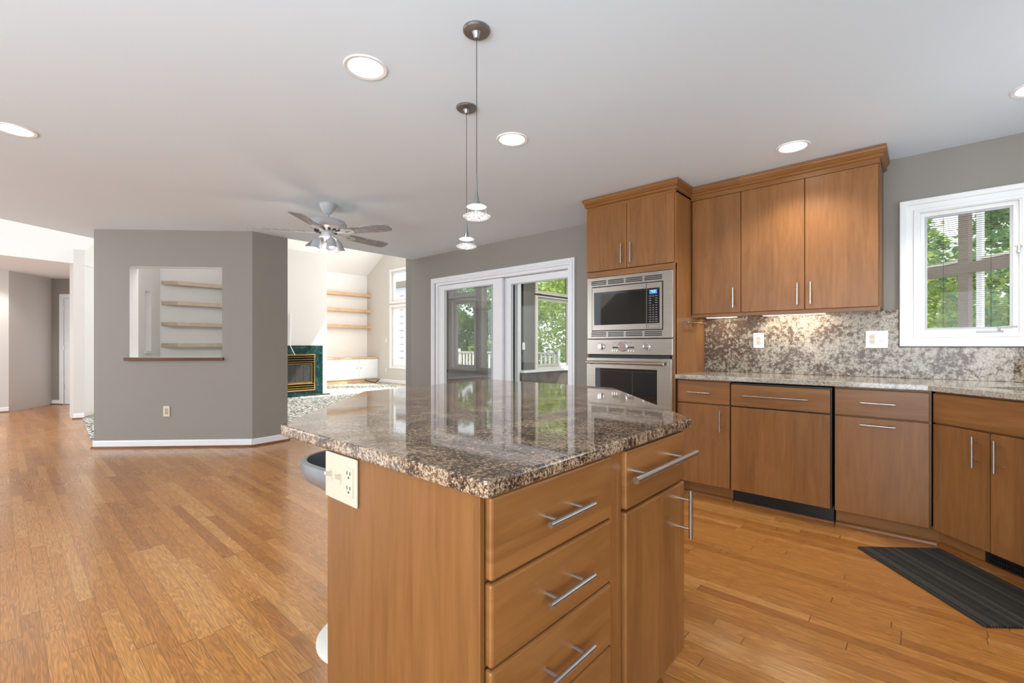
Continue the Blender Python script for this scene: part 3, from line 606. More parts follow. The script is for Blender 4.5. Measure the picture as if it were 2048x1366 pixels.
# --- countertop with sink cut-out
CT0, CT1 = 0.884, 0.918
P = Vector((0.185, 3.525)); dv = Vector((R2, -R2)); nv = Vector((R2, R2))
def sp(a, b): q = P + dv * a + nv * b; return (q.x, q.y)
def rrect(x0, x1, y0, y1, r, n=5):
    out = []
    for cx, cy, a0 in ((x1 - r, y0 + r, -90), (x1 - r, y1 - r, 0), (x0 + r, y1 - r, 90), (x0 + r, y0 + r, 180)):
        for k in range(n + 1):
            a = math.radians(a0 + 90 * k / n); out.append((cx + r * math.cos(a), cy + r * math.sin(a)))
    return out
sink_loop = [sp(a, b) for a, b in rrect(0.0, 0.46, 0.0, 0.37, 0.05)]
ct = MB().prism([(-1.437, 4.138), (-1.437, 3.48), (0.0176, 3.48), (0.43, 3.0676), (0.43, 2.18), (1.088, 2.18), (1.088, 4.138)], CT0, CT1, [sink_loop]).build('granite_countertop', 'glt', bevel=0.005)
tag(ct, 'cream speckled granite countertop running along the back wall into the sink corner', 'countertop')
sk = thing('corner_sink', 'stainless undermount sink in the corner countertop', 'sink', (P.x, P.y, CT0), -PI / 4)
m = MB()
inner = rrect(0.004, 0.456, 0.004, 0.366, 0.05); low = rrect(0.03, 0.43, 0.03, 0.34, 0.05); n = len(inner)
rings = [[m.bm.verts.new((x, y, z)) for x, y in lp] for lp, z in ((rrect(-0.02, 0.48, -0.02, 0.39, 0.06), -0.001), (inner, -0.001), (rrect(0.012, 0.448, 0.012, 0.358, 0.05), -0.15), (low, -0.175))]
for i in range(3):
    for k in range(n): m.bm.faces.new([rings[i][k], rings[i][(k + 1) % n], rings[i + 1][(k + 1) % n], rings[i + 1][k]])
m.bm.faces.new(rings[3]); m.build('bowl', 'steel', sk, smooth=True)
MB().lathe([(0.042, 0.0), (0.040, 0.004), (0.028, 0.003), (0.0, 0.001)], (0.23, 0.185, -0.176), 20).build('drain', 'chrome', sk, smooth=True)
# corner ledge behind the sink
tag(MB().prism([(0.40, 4.116), (1.088, 3.43), (1.088, 4.116)], CT1 + 0.001, 1.06).build('granite_ledge', 'gl', bevel=0.004), 'raised granite ledge across the corner behind the sink', 'ledge')
# backsplash
tag(MB().prism([(-1.434, CT1 + 0.001), (1.088, CT1 + 0.001), (1.088, 1.128), (-0.134, 1.128), (-0.134, 1.386), (-1.434, 1.386)], 4.118, 4.139, axis='y').build('granite_backsplash', 'gl', bevel=0.002), 'mottled cream and brown granite slab backsplash under the wall cabinets', 'backsplash')
plate('wall_outlet', 'white plate with ivory outlet on the backsplash, left of the double plate', (-1.005, 4.117, 1.18), 0, ('duplex',), w=0.078, h=0.122)
plate('wall_outlet', 'wide double plate with outlet and jack on the backsplash beside the window', (-0.252, 4.117, 1.183), 0, ('duplex', 'jack'), w=0.124, h=0.122)
# towel bar on the oven cabinet's side
tb = thing('towel_bar', 'short brushed metal towel bar on the side of the oven cabinet', 'towel bar', (-1.434, 3.85, 1.325))
MB().tube([(0.045, -0.22, 0), (0.045, 0.20, 0)], 0.007, 12).build('bar', 'nickel', tb, smooth=True)
for yy in (-0.19, 0.17): MB().tube([(0.001, yy, 0), (0.045, yy, 0)], 0.006, 10).lathe([(0.001, -0.002), (0.013, 0.0), (0.001, 0.002)], (0.002, yy, 0), 12, axis='y').build('bracket', 'nickel', tb, smooth=True)

# --- wall cabinets
def crown_profile(y):  # in (y,z)
    return [(y + 0.012, 2.335), (y - 0.012, 2.335), (y - 0.016, 2.345), (y - 0.016, 2.358), (y - 0.028, 2.362), (y - 0.046, 2.382), (y - 0.050, 2.402), (y - 0.050, 2.424), (y + 0.012, 2.424)]
def crown(parent, pts, name='crown_moulding'):
    """sweep the crown along plan pts (local), outward normal to the right-hand side of travel"""
    prof = [(0, 2.350), (0.012, 2.356), (0.017, 2.361), (0.017, 2.371), (0.011, 2.376), (0.018, 2.384), (0.030, 2.402), (0.032, 2.408), (0.032, 2.425), (0, 2.424)]
    m = MB(); rings = []
    for i, p in enumerate(pts):
        p = Vector(p); ns = []
        if i > 0: d = (p - Vector(pts[i - 1])).normalized(); ns.append(Vector((d.y, -d.x)))
        if i < len(pts) - 1: d = (Vector(pts[i + 1]) - p).normalized(); ns.append(Vector((d.y, -d.x)))
        nn = sum(ns, Vector((0, 0)));  nn = nn / (nn.length ** 2) * (len(ns)) if len(ns) == 2 else ns[0]
        if len(ns) == 2: nn = (ns[0] + ns[1]) / (1 + ns[0].dot(ns[1]))
        rings.append([m.bm.verts.new((p.x + nn.x * o_, p.y + nn.y * o_, z)) for o_, z in prof])
    k = len(prof)
    for i in range(len(rings) - 1):
        for j in range(k): m.bm.faces.new([rings[i][j], rings[i][(j + 1) % k], rings[i + 1][(j + 1) % k], rings[i + 1][j]])
    m.bm.faces.new(rings[0]); m.bm.faces.new(rings[-1][::-1])
    return m.build(name, 'maple_h', parent)
w1 = thing('wall_cabinet', 'single-door wall cabinet beside the oven cabinet', 'cabinet', (-1.43, 3.79, 1.39))
def up(t, x0, x1, doors):
    w = x1 - x0
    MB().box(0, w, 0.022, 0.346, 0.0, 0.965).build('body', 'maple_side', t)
    MB().box(0, w, 0.0, 0.022, 0.93, 0.965).build('top_rail', 'maple_h', t)
    MB().box(0, w, 0.012, 0.028, -0.022, 0.002).build('light_rail', 'maple_h', t)
    for a, b, h in doors: front(t, 'door', a, b, 0.004, 0.928, 'maple', ('v', h, 0.117, 0.155))
up(w1, -1.43, -1.05, [(0.014, 0.378, 0.332)])
crown(w1, [(0.0, 0.0 + 0.004), (0.38, 0.004)]).location.z = -1.39
w2 = thing('wall_cabinet', 'wide double-door wall cabinet between the single-door unit and the window', 'cabinet', (-1.05, 3.79, 1.39))
up(w2, -1.05, -0.216, [(0.002, 0.417, 0.378), (0.4205, 0.826, 0.457)])
crown(w2, [(0.0, 0.004), (0.836, 0.004), (0.836, 0.348)]).location.z = -1.39
# under-cabinet lamp strips
for i, (xa, L) in enumerate(((-0.95, 0.42), (-1.38, 0.25))):
    u = thing('under_cabinet_light', ('slim warm light strip under the double-door wall cabinet', 'slim warm light strip under the single-door wall cabinet')[i], 'light', (xa, 4.0, 1.372))
    MB().box(0, L, -0.02, 0.02, 0, 0.016).build('housing', 'white', u); MB().box(0.01, L - 0.01, -0.015, 0.015, -0.002, 0).build('diffuser', 'bulb', u)
    area('strip_glow', (xa + L / 2, 4.0, 1.365), (0, 0.35, -1), L, 0.03, (1.7, 0.6)[i], (1, 0.84, 0.62))

# --- tall oven cabinet
ov = thing('oven_cabinet', 'tall maple oven cabinet with two upper doors', 'cabinet', (-2.235, 3.49, 0))
OW = 0.80
MB().box(0, 0.022, 0.004, 0.645, 0, 2.335).build('side_panel', 'maple_side', ov); MB().box(OW - 0.022, OW, 0.004, 0.645, 0, 2.335).build('side_panel', 'maple_lit', ov)
MB().box(0.022, OW - 0.022, 0.024, 0.645, 1.745, 2.335).build('upper_box', 'maple_side', ov)
MB().box(0.0, OW, 0.0, 0.024, 1.735, 1.782).build('rail', 'maple_h', ov); MB().box(0.0, OW, 0.0, 0.024, 2.325, 2.37).build('rail', 'maple_h', ov)
MB().box(0, 0.012, 0.0, 0.022, 0.10, 1.735).box(OW - 0.03, OW, 0.0, 0.022, 0.10, 1.735).build('stile', 'maple', ov)
MB().box(0.022, OW - 0.022, 0.024, 0.645, 0.10, 0.43).build('lower_box', 'maple_side', ov)
MB().box(0.022, OW - 0.022, 0.62, 0.64, 0.43, 1.745).build('back_panel', 'maple_side', ov)
front(ov, 'drawer', 0.014, OW - 0.032, 0.12, 0.42, 'maple_h', ('h', 0.39, 0.34, 0.3), th=0.022)
MB().box(0, OW, 0.07, 0.10, 0, 0.10).build('toe_kick', 'maple_h', ov)
front(ov, 'door', 0.004, 0.392, 1.785, 2.325, 'maple', ('v', 0.347, 1.908, 0.165), th=-0.018)
front(ov, 'door', 0.396, OW - 0.006, 1.785, 2.325, 'maple', ('v', 0.432, 1.908, 0.165), th=-0.018)
crown(ov, [(0.0, 0.64), (0.0, -0.004), (OW, -0.004), (OW, 0.304)])
# microwave
mw = thing('microwave', 'stainless built-in microwave with dark glass door and blue display', 'microwave', (-2.222, 3.488, 1.20))
MWW, MWH = 0.768, 0.528
holes = [[(0.045, 0.062), (0.045, 0.450), (0.695, 0.450), (0.695, 0.062)]]
for gx in range(4):
    a = 0.04 + gx * 0.166
    for zz in (0.022, 0.036, 0.050, 0.468, 0.482, 0.496): holes.append([(a, zz - 0.004), (a, zz + 0.004), (a + 0.148, zz + 0.004), (a + 0.148, zz - 0.004)])
MB().prism([(0, 0), (MWW, 0), (MWW, MWH), (0, MWH)], -0.014, 0.0, holes, axis='y').build('trim_frame', 'steel', mw)
MB().box(MWW - 0.0, MWW + 0.004, -0.012, 0.01, 0.004, MWH - 0.004).build('frame_edge', 'chrome', mw)
MB().box(0.03, MWW - 0.03, 0.0015, 0.40, 0.015, MWH - 0.015).build('body', 'blk', mw)
d = MB().prism([(0.052, 0.070), (0.556, 0.070), (0.556, 0.442), (0.052, 0.442)], -0.020, -0.002, [[(0.070, 0.117), (0.070, 0.398), (0.555, 0.398), (0.555, 0.117)]], axis='y').build('door', 'steel', mw, bevel=0.0015)
MB().box(0.070, 0.556, -0.017, -0.004, 0.117, 0.398).build('window', 'blkglass', d)
cp = MB().prism([(0.559, 0.070), (0.688, 0.070), (0.688, 0.442), (0.559, 0.442)], -0.020, -0.002, [[(0.560, 0.117), (0.560, 0.398), (0.668, 0.398), (0.668, 0.117)]], axis='y').build('control_panel', 'steel', mw, bevel=0.0015)
MB().box(0.559, 0.668, -0.018, -0.004, 0.117, 0.398).build('keypad', 'blkglass', cp)
MB().box(0.582, 0.646, -0.0186, -0.017, 0.352, 0.384).build('display', 'lcd', cp)
MB().box(0.594, 0.603, -0.0192, -0.0185, 0.372, 0.380).box(0.607, 0.611, -0.0192, -0.0185, 0.362, 0.380).box(0.618, 0.634, -0.0192, -0.0185, 0.374, 0.381).box(0.618, 0.634, -0.0192, -0.0185, 0.362, 0.367).build('digits', 'lcdtxt', cp)
m = MB()
for j in range(12):
    for i in range(3):
        zc = 0.335 - j * 0.0185
        if j in (1, 2, 3) and i == 1: continue
        ww = 0.006 if 3 < j < 9 else 0.009
        m.box(0.588 + i * 0.026 - ww, 0.588 + i * 0.026 + ww, -0.0186, -0.0178, zc - 0.0022, zc + 0.0022)
m.build('key_legends', 'greytxt', cp)
MB().prism([(0.572, 0.078), (0.668, 0.078), (0.668, 0.106), (0.572, 0.106)], -0.0208, -0.0195, [[(0.5745, 0.0805), (0.5745, 0.1035), (0.6655, 0.1035), (0.6655, 0.0805)]], axis='y').build('door_button', 'darkgrey', cp)
# wall oven
wo_ = thing('wall_oven', 'stainless wall oven with round clock dial, two knobs and bar handle', 'oven', (-2.222, 3.488, 0.44))
MB().box(0.02, MWW - 0.02, 0.0015, 0.58, 0.0, 0.745).build('body', 'blk', wo_)
p = MB().prism([(-0.016, 0.625), (0.0, 0.618), (0.0, 0.752), (-0.016, 0.752)], 0.0, MWW, axis='x').build('control_panel', 'steel', wo_, bevel=0.001)
def knob(cx, r, ang):
    k = MB().lathe([(r * 1.15, -0.016), (r * 1.15, -0.020), (r, -0.021), (r * 0.93, -0.040), (0, -0.042)], (cx, 0, 0.690), 28, axis='y').build('knob', 'chrome', p, smooth=True)
    c, s = math.cos(ang), math.sin(ang)
    MB().prism([(cx - c * r * .9 - s * .004, 0.690 - s * r * .9 + c * .004), (cx - c * r * .9 + s * .004, 0.690 - s * r * .9 - c * .004), (cx + c * r * .9 + s * .004, 0.690 + s * r * .9 - c * .004), (cx + c * r * .9 - s * .004, 0.690 + s * r * .9 + c * .004)], -0.055, -0.04, axis='y').build('grip', 'nickel', k)
    m = MB()
    for q in range(12):
        a = q * PI / 6; m.box(cx + math.cos(a) * r * 1.45 - .002, cx + math.cos(a) * r * 1.45 + .002, -0.0166, -0.0158, 0.690 + math.sin(a) * r * 1.45 - .002, 0.690 + math.sin(a) * r * 1.45 + .002)
    m.build('tick_marks', 'darkgrey', p)
knob(0.142, 0.024, PI / 2); knob(0.560, 0.024, 0.6)
dl = MB().lathe([(0.041, -0.016), (0.041, -0.026), (0.036, -0.028), (0.035, -0.024)], (0.346, 0, 0.692), 36, axis='y').build('clock_rim', 'chrome', p, smooth=True)
MB().lathe([(0.035, -0.018), (0.035, -0.0225), (0.0, -0.0226)], (0.346, 0, 0.692), 32, axis='y').build('clock_face', 'dial', p)
m = MB()
for q in range(12):
    a = q * PI / 6; m.box(0.346 + math.cos(a) * 0.029 - .0012, 0.346 + math.cos(a) * 0.029 + .0012, -0.0232, -0.0225, 0.692 + math.sin(a) * 0.029 - .0025, 0.692 + math.sin(a) * 0.029 + .0025)
m.prism([(0.344, 0.690), (0.348, 0.694), (0.334, 0.712), (0.331, 0.709)], -0.0236, -0.0226, axis='y').prism([(0.345, 0.694), (0.347, 0.690), (0.360, 0.697), (0.359, 0.700)], -0.0236, -0.0226, axis='y').build('clock_hands', 'darkgrey', p)
MB().box(0.250, 0.302, -0.0168, -0.0158, 0.676, 0.690).box(0.392, 0.450, -0.0168, -0.0158, 0.676, 0.690).build('display', 'darkgrey', p)
m = MB()
for cx in (0.252, 0.273, 0.294, 0.402, 0.426, 0.448): m.lathe([(0.007, -0.0158), (0.007, -0.0172), (0.0, -0.0176)], (cx, 0, 0.656), 12, axis='y')
m.build('button', 'chrome', p)
MB().box(0.272, 0.300, -0.0166, -0.0158, 0.7235, 0.7245).box(0.392, 0.420, -0.0166, -0.0158, 0.7235, 0.7245).lathe([(0.0035, -0.0158), (0.0035, -0.0166)], (0.268, 0, 0.724), 8, axis='y').lathe([(0.0035, -0.0158), (0.0035, -0.0166)], (0.424, 0, 0.724), 8, axis='y').build('legend_line', 'darkgrey', p)
MB().box(MWW, MWW + 0.004, -0.014, 0.01, 0.625, 0.75).build('panel_edge', 'chrome', wo_)
od = MB().prism([(0, 0.0), (MWW, 0.0), (MWW, 0.595), (0, 0.595)], -0.030, -0.002, [[(0.088, 0.10), (0.088, 0.505), (0.650, 0.505), (0.650, 0.10)]], axis='y').build('oven_door', 'steel', wo_, bevel=0.003)
MB().box(0.088, 0.650, -0.027, -0.006, 0.10, 0.505).build('window', 'blkglass', od)
MB().box(0.435, 0.441, -0.0278, -0.0268, 0.10, 0.49).box(0.10, 0.638, -0.0278, -0.0268, 0.484, 0.487).build('window_bar', 'slot', od)
hb_ = MB().tube([(0.025, -0.075, 0.557), (0.722, -0.075, 0.557)], 0.0135, 18).build('handle', 'nickel', od, smooth=True)
for cx in (0.055, 0.692): MB().tube([(cx, -0.03, 0.550), (cx, -0.075, 0.557)], 0.013, 12).build('bracket', 'nickel', od, smooth=True)
MB().box(MWW, MWW + 0.004, -0.028, -0.003, 0.005, 0.59).build('door_edge', 'chrome', wo_)

# ================================================================ KITCHEN WINDOW
kx0, kx1, kz0, kz1 = -0.03, 0.43, 1.215, 2.03
wf = MB().prism([(kx0 - 0.10, kz0 - 0.082), (kx1 + 0.10, kz0 - 0.082), (kx1 + 0.10, kz1 + 0.09), (kx0 - 0.10, kz1 + 0.09)], WY - 0.02, WY, [[(kx0 + 0.005, kz0 + 0.005), (kx0 + 0.005, kz1 - 0.005), (kx1 - 0.005, kz1 - 0.005), (kx1 - 0.005, kz0 + 0.005)]], axis='y').build('window_8', 'white', bevel=0.003)
struct(wf)
MB().prism([(kx0 - 0.10, kz0 - 0.082), (kx1 + 0.10, kz0 - 0.082), (kx1 + 0.10, kz1 + 0.09), (kx0 - 0.10, kz1 + 0.09)], WY - 0.034, WY - 0.019, [[(kx0 - 0.065, kz0 - 0.05), (kx0 - 0.065, kz1 + 0.055), (kx1 + 0.065, kz1 + 0.055), (kx1 + 0.065, kz0 - 0.05)]], axis='y').build('outer_casing', 'white', wf, bevel=0.006)
MB().prism([(kx0 - 0.028, kz0 - 0.022), (kx1 + 0.028, kz0 - 0.022), (kx1 + 0.028, kz1 + 0.022), (kx0 - 0.028, kz1 + 0.022)], WY - 0.028, WY - 0.019, [[(kx0 - 0.005, kz0), (kx0 - 0.005, kz1), (kx1 + 0.005, kz1), (kx1 + 0.005, kz0)]], axis='y').build('inner_bead', 'white', wf, bevel=0.003)
MB().prism([(kx0, kz0), (kx1, kz0), (kx1, kz1), (kx0, kz1)], WY + 0.005, WY + 0.09, [[(kx0 + 0.028, kz0 + 0.028), (kx0 + 0.028, kz1 - 0.028), (kx1 - 0.028, kz1 - 0.028), (kx1 - 0.028, kz0 + 0.028)]], axis='y').build('jamb', 'white', wf)
sc = MB().prism([(kx0 + 0.028, kz0 + 0.028), (kx1 - 0.028, kz0 + 0.028), (kx1 - 0.028, kz1 - 0.028), (kx0 + 0.028, kz1 - 0.028)], WY + 0.012, WY + 0.032, [[(kx0 + 0.042, kz0 + 0.042), (kx0 + 0.042, kz1 - 0.042), (kx1 - 0.042, kz1 - 0.042), (kx1 - 0.042, kz0 + 0.042)]], axis='y').build('screen_frame', 'trimgrey', wf)
MB().box(kx0 + 0.03, kx1 - 0.03, WY + 0.055, WY + 0.059, kz0 + 0.03, kz1 - 0.03).build('pane', 'glass', wf)
m = MB(); k = 0
z = kz0 + 0.06
while z < kz1 - 0.05: m.box(kx0 + 0.044, kx1 - 0.044, WY + 0.036, WY + 0.050, z, z + 0.0012); z += 0.0135
bl = m.build('blind_slats', 'brown', wf)
MB().tube([(kx0 + 0.12, WY + 0.034, kz0 + 0.04), (kx0 + 0.12, WY + 0.034, kz1 - 0.04)], 0.0011, 6).tube([(kx1 - 0.12, WY + 0.034, kz0 + 0.04), (kx1 - 0.12, WY + 0.034, kz1 - 0.04)], 0.0011, 6).build('blind_cord', 'darkgrey', wf)
ck = MB().box(0.24, 0.36, WY - 0.022, WY - 0.002, kz0 + 0.006, kz0 + 0.020).build('crank_base', 'trimgrey', wf, bevel=0.003)
MB().tube([(0.34, WY - 0.02, kz0 + 0.018), (0.34, WY - 0.035, kz0 + 0.036), (0.385, WY - 0.04, kz0 + 0.043), (0.415, WY - 0.04, kz0 + 0.040)], [0.008, 0.007, 0.005, 0.008], 10).build('crank_handle', 'trimgrey', wf, smooth=True)
MB().box(0.415, 0.430, WY - 0.032, WY - 0.02, 1.70, 1.755).box(0.405, 0.440, WY - 0.03, WY - 0.02, 1.738, 1.748).build('latch', 'nickel', wf, bevel=0.002)
# glazed porch corner seen through that window (45 degree wall of posts and beam)
pf = thing('porch_frame', 'brown porch frame with mid rail and white jambs outside the kitchen window', 'porch', (-1.1, 7.75, 0), -PI / 4)
# the line passes x+y = 6.65
MB().box(0, 3.2, 0, 0.12, 0.2, 0.9).box(0, 3.2, 0, 0.12, 2.7, 3.0).build('wall_band', 'brown', pf)
MB().box(0, 3.2, -0.012, 0.05, 1.85, 1.955).build('mid_rail', 'brown', pf, bevel=0.005)
for sx in (0.30, 1.91, 3.1): MB().box(sx, sx + 0.097, -0.01, 0.04, 0.2, 2.9).build('post', 'brown', pf, bevel=0.005)
for sx in (0.46, 2.065, 3.0): MB().box(sx, sx + 0.05, 0.01, 0.04, 0.9, 2.7).build('jamb', 'siding', pf)
MB().box(0.5, 1.9, 0.0, 0.08, 1.965, 1.99).build('sill', 'cream', pf); MB().box(2.12, 2.99, 0, 0.08, 1.965, 1.99).build('sill', 'cream', pf)
MB().prism([(0.1, 2.75), (3.1, 2.75), (3.1, 2.6), (0.1, 2.66)], -0.08, -0.04, axis='y').build('fascia', 'cream', pf)

# ================================================================ ISLAND
IX = -0.556   # front plane of the drawer side
iu = thing('island_drawer_unit', 'near end of the island, four maple drawers under the granite', 'cabinet', (IX, 0.562, 0), PI / 2)
# local x -> +Y, local y -> -X
MB().box(0.0, 0.458, 0.022, 0.56, 0.10, 0.884).build('body', 'maple_side', iu)
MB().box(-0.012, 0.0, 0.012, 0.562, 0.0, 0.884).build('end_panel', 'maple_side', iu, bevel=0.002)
MB().box(0.0, 0.46, 0.085, 0.10, 0, 0.10).build('toe_kick', 'maple_h', iu)
MB().box(0.42, 0.470, 0.006, 0.03, 0.10, 0.884).build('stile', 'maple', iu, bevel=0.002)
zt = 0.876
for k in range(5):
    zb = max(zt - 0.1455, 0.11)
    if k == 4: pass
    front(iu, 'drawer', 0.004, 0.413, zb, zt, 'maple_h', ('h', 0.204, (zt + zb) / 2, 0.155), bev=0.005)
    zt = zb - 0.006
i2 = thing('island_door_unit', 'island cabinet with wide-handled drawer over a tall door, nearest the oven', 'cabinet', (IX + 0.004, 1.034, 0), PI / 2)
MB().prism([(0.006, 0.024), (0.384, 0.024), (0.384, 0.06), (0.88, 0.56), (0.006, 0.56)], 0.20, 0.884).build('body', 'maple_side', i2)
MB().prism([(0.0, 0.105), (0.41, 0.105), (0.85, 0.545), (0.0, 0.545)], 0, 0.20).build('toe_kick', 'maple_h', i2)
MB().prism([(0.0, 0.085), (0.43, 0.085), (0.86, 0.52), (0.85, 0.545), (0.41, 0.105), (0.0, 0.105)], 0, 0.022).build('shoe_moulding', 'shoe', i2)
front(i2, 'drawer', 0.006, 0.378, 0.730, 0.876, 'maple_h', ('h', 0.158, 0.822, 0.385, 0.0, 0.0085, 0.046), th=0.024, bev=0.004)
front(i2, 'door', 0.006, 0.378, 0.205, 0.722, 'maple', ('v', 0.338, 0.637, 0.142), th=0.024, bev=0.005)
i3 = thing('island_back_unit', 'island rear cabinet panel facing the fireplace side under the overhang', 'cabinet', (-1.13, 1.03, 0))
MB().box(-0.22, 0.0, 0.0, 0.86, 0.0, 0.884).build('body', 'maple_side', i3)
isl = MB().prism([(-0.536, 0.536), (-0.540, 1.435), (-1.232, 2.185), (-2.155, 2.18), (-2.06, 1.20), (-1.366, 0.533)], 0.885, 0.915).build('island_countertop', 'gran', bevel=0.006, seg=3)
tag(isl, 'glossy brown granite island top with clipped corners', 'countertop')
plate('island_outlet', 'ivory triple plate with two toggles and an outlet on the island end', (-1.040, 0.549, 0.822), 0, ('toggle', 'toggle', 'duplex'), w=0.150, h=0.112, mat='almond', inner='almond')
# bar stool
st = thing('bar_stool', 'grey scoop-seat bar stool on a pale disc base behind the island', 'stool', (-1.63, 0.985, 0))
MB().lathe([(0.205, 0.0), (0.205, 0.008), (0.19, 0.016), (0.06, 0.03), (0.035, 0.045), (0.0, 0.045)], n=48).build('base_disc', 'disc', st, smooth=True)
MB().tube([(0, 0, 0.04), (0, 0, 0.36)], 0.028, 20).tube([(0, 0, 0.36), (0, 0, 0.60)], 0.018, 20).build('gas_lift', 'chrome', st, smooth=True)
# scoop seat: outer shell and inner shell, back rises away from the camera
def seat_ring(s, zoff, lift):
    out = []
    for k in range(40):
        a = 2 * PI * k / 40; c, q = math.cos(a), math.sin(a)
        r = 1.0 / ((abs(c) ** 3 + abs(q) ** 3) ** (1 / 3.0))
        x, y = 0.232 * s * r * c, 0.225 * s * r * q
        z = zoff + lift * (max(0, y / 0.2)) ** 2 * 0.03 * s
        out.append((x, y, z))
    return out
def shell(levels):
    m = MB(); rings = [[m.bm.verts.new(p) for p in seat_ring(*l)] for l in levels]
    for i in range(len(rings) - 1):
        for k in range(40): m.bm.faces.new([rings[i][k], rings[i][(k + 1) % 40], rings[i + 1][(k + 1) % 40], rings[i + 1][k]])
    m.bm.faces.new(rings[-1]); return m
sh = shell([(0.98, 0.706, 1), (1.03, 0.70, 1), (1.045, 0.67, 1), (0.96, 0.630, 0.6), (0.75, 0.595, 0.2), (0.3, 0.585, 0)]).build('seat_shell', 'seatrim', st, smooth=True)
ins = shell([(0.98, 0.706, 1), (0.95, 0.703, 1), (0.92, 0.67, 0.8), (0.82, 0.635, 0.5), (0.5, 0.62, 0.1), (0.2, 0.615, 0)]).build('seat_pad', 'seat', st, smooth=True)
for o_ in (sh, ins): o_.rotation_euler = (0, 0, math.radians(4))
MB().box(-0.02, 0.045, -0.10, -0.06, 0.627, 0.629).build('sticker', 'tag', st)

# ================================================================ LAMPS
for i, (x, y, zc) in enumerate([(a_, b_, CEIL) for a_, b_ in LIGHTS] + [(-11.2, -0.12, CEIL - 0.013)]):
    lab = ('large round recessed ceiling light left of the near pendant canopy', 'round recessed ceiling light right of the pendant cords', 'round recessed ceiling light in front of the wall cabinets', 'recessed ceiling light at the left edge above the wood floor', 'recessed ceiling light at the right edge near the window', 'small far recessed light in the low hall ceiling at the left edge')[i]
    t = thing('recessed_light', lab, 'ceiling light', (x, y, zc), 0, 'recessed ceiling lights')
    m = MB(); rings = [[m.bm.verts.new((r * math.cos(2 * PI * k / 48), r * math.sin(2 * PI * k / 48), z)) for k in range(48)] for r, z in ((0.0975, 0.0), (0.095, -0.006), (0.079, -0.004), (0.072, 0.03))]
    for a in range(3):
        for k in range(48): m.bm.faces.new([rings[a][k], rings[a][(k + 1) % 48], rings[a + 1][(k + 1) % 48], rings[a + 1][k]])
    m.build('trim_ring', 'white', t, smooth=True)
    MB().lathe([(0.0, 0.004), (0.0755, 0.006), (0.0755, 0.012), (0.0, 0.012)], n=48).build('diffuser', 'lamp', t)
    ld = bpy.data.lights.new('downlight', 'SPOT'); ld.energy = (26, 26, 44, 26, 50, 60)[i]; ld.spot_size = math.radians(125); ld.spot_blend = 0.6; ld.shadow_soft_size = 0.07; ld.color = (1, 0.95, 0.88)
    lo = bpy.data.objects.new('downlight', ld); C.objects.link(lo); lo.location = (x, y, zc - 0.012)

def pendant(loc, label, zdish):
    x, y = loc; drop = zdish - CEIL
    t = thing('pendant_light', label, 'pendant light', (x, y, CEIL), 0, 'pendant lights over the island')
    MB().lathe([(0.056, 0.0), (0.056, -0.006), (0.052, -0.011), (0.020, -0.013), (0.016, -0.018), (0.012, -0.030), (0.008, -0.036), (0.0, -0.037)], n=40).build('canopy', 'pewter', t, smooth=True)
    MB().tube([(0, 0, -0.03), (0, 0, drop + 0.16)], 0.0016, 6).build('cord', 'darkgrey', t)
    MB().lathe([(0.0015, drop + 0.175), (0.003, drop + 0.165), (0.0035, drop + 0.115), (0.006, drop + 0.09), (0.013, drop + 0.055), (0.016, drop + 0.048), (0.0, drop + 0.048)], n=20)   .build('stem_cone', 'pewter', t, smooth=True)
    MB().lathe([(0.0, drop + 0.049), (0.030, drop + 0.046), (0.0405, drop + 0.041), (0.030, drop + 0.037), (0.0, drop + 0.036)], n=36).build('glass_disc', 'pend', t, smooth=True)
    m = MB()
    for k in range(3):
        a = k * 2 * PI / 3 + 0.35; c, s = math.cos(a), math.sin(a)
        m.tube([(0.036 * c, 0.036 * s, drop + 0.038), (0.046 * c, 0.046 * s, drop + 0.004)], 0.0008, 5)
    m.build('wires', 'chrome', t)
    MB().lathe([(0.024, drop + 0.010), (0.040, drop + 0.012), (0.0565, drop + 0.004), (0.0565, drop + 0.001), (0.044, drop - 0.007), (0.026, drop - 0.009), (0.022, drop + 0.002), (0.024, drop + 0.010)], n=28).build('crystal_ring', 'crystal', t)
    m = MB()
    for k in range(14):
        a = k * 2 * PI / 14; c, s = math.cos(a), math.sin(a); m.lathe([(0.0, 0.005), (0.0055, 0.0), (0.0, -0.005)], (0.036 * c, 0.036 * s, drop + 0.0), 6)
    m.build('crystal_beads', 'crystal', t)
    l = bpy.data.lights.new('pendant_glow', 'POINT'); l.energy = 1.2; l.shadow_soft_size = 0.03; l.color = (1, 0.95, 0.88)
    lo = bpy.data.objects.new('pendant_glow', l); C.objects.link(lo); lo.location = (x, y, zdish - 0.12)
pendant((-1.363, 1.301), 'crystal pendant on long cord over the island, the nearer and larger one', 1.665)
pendant((-1.848, 1.689), 'crystal pendant over the island, the farther smaller one', 1.675)

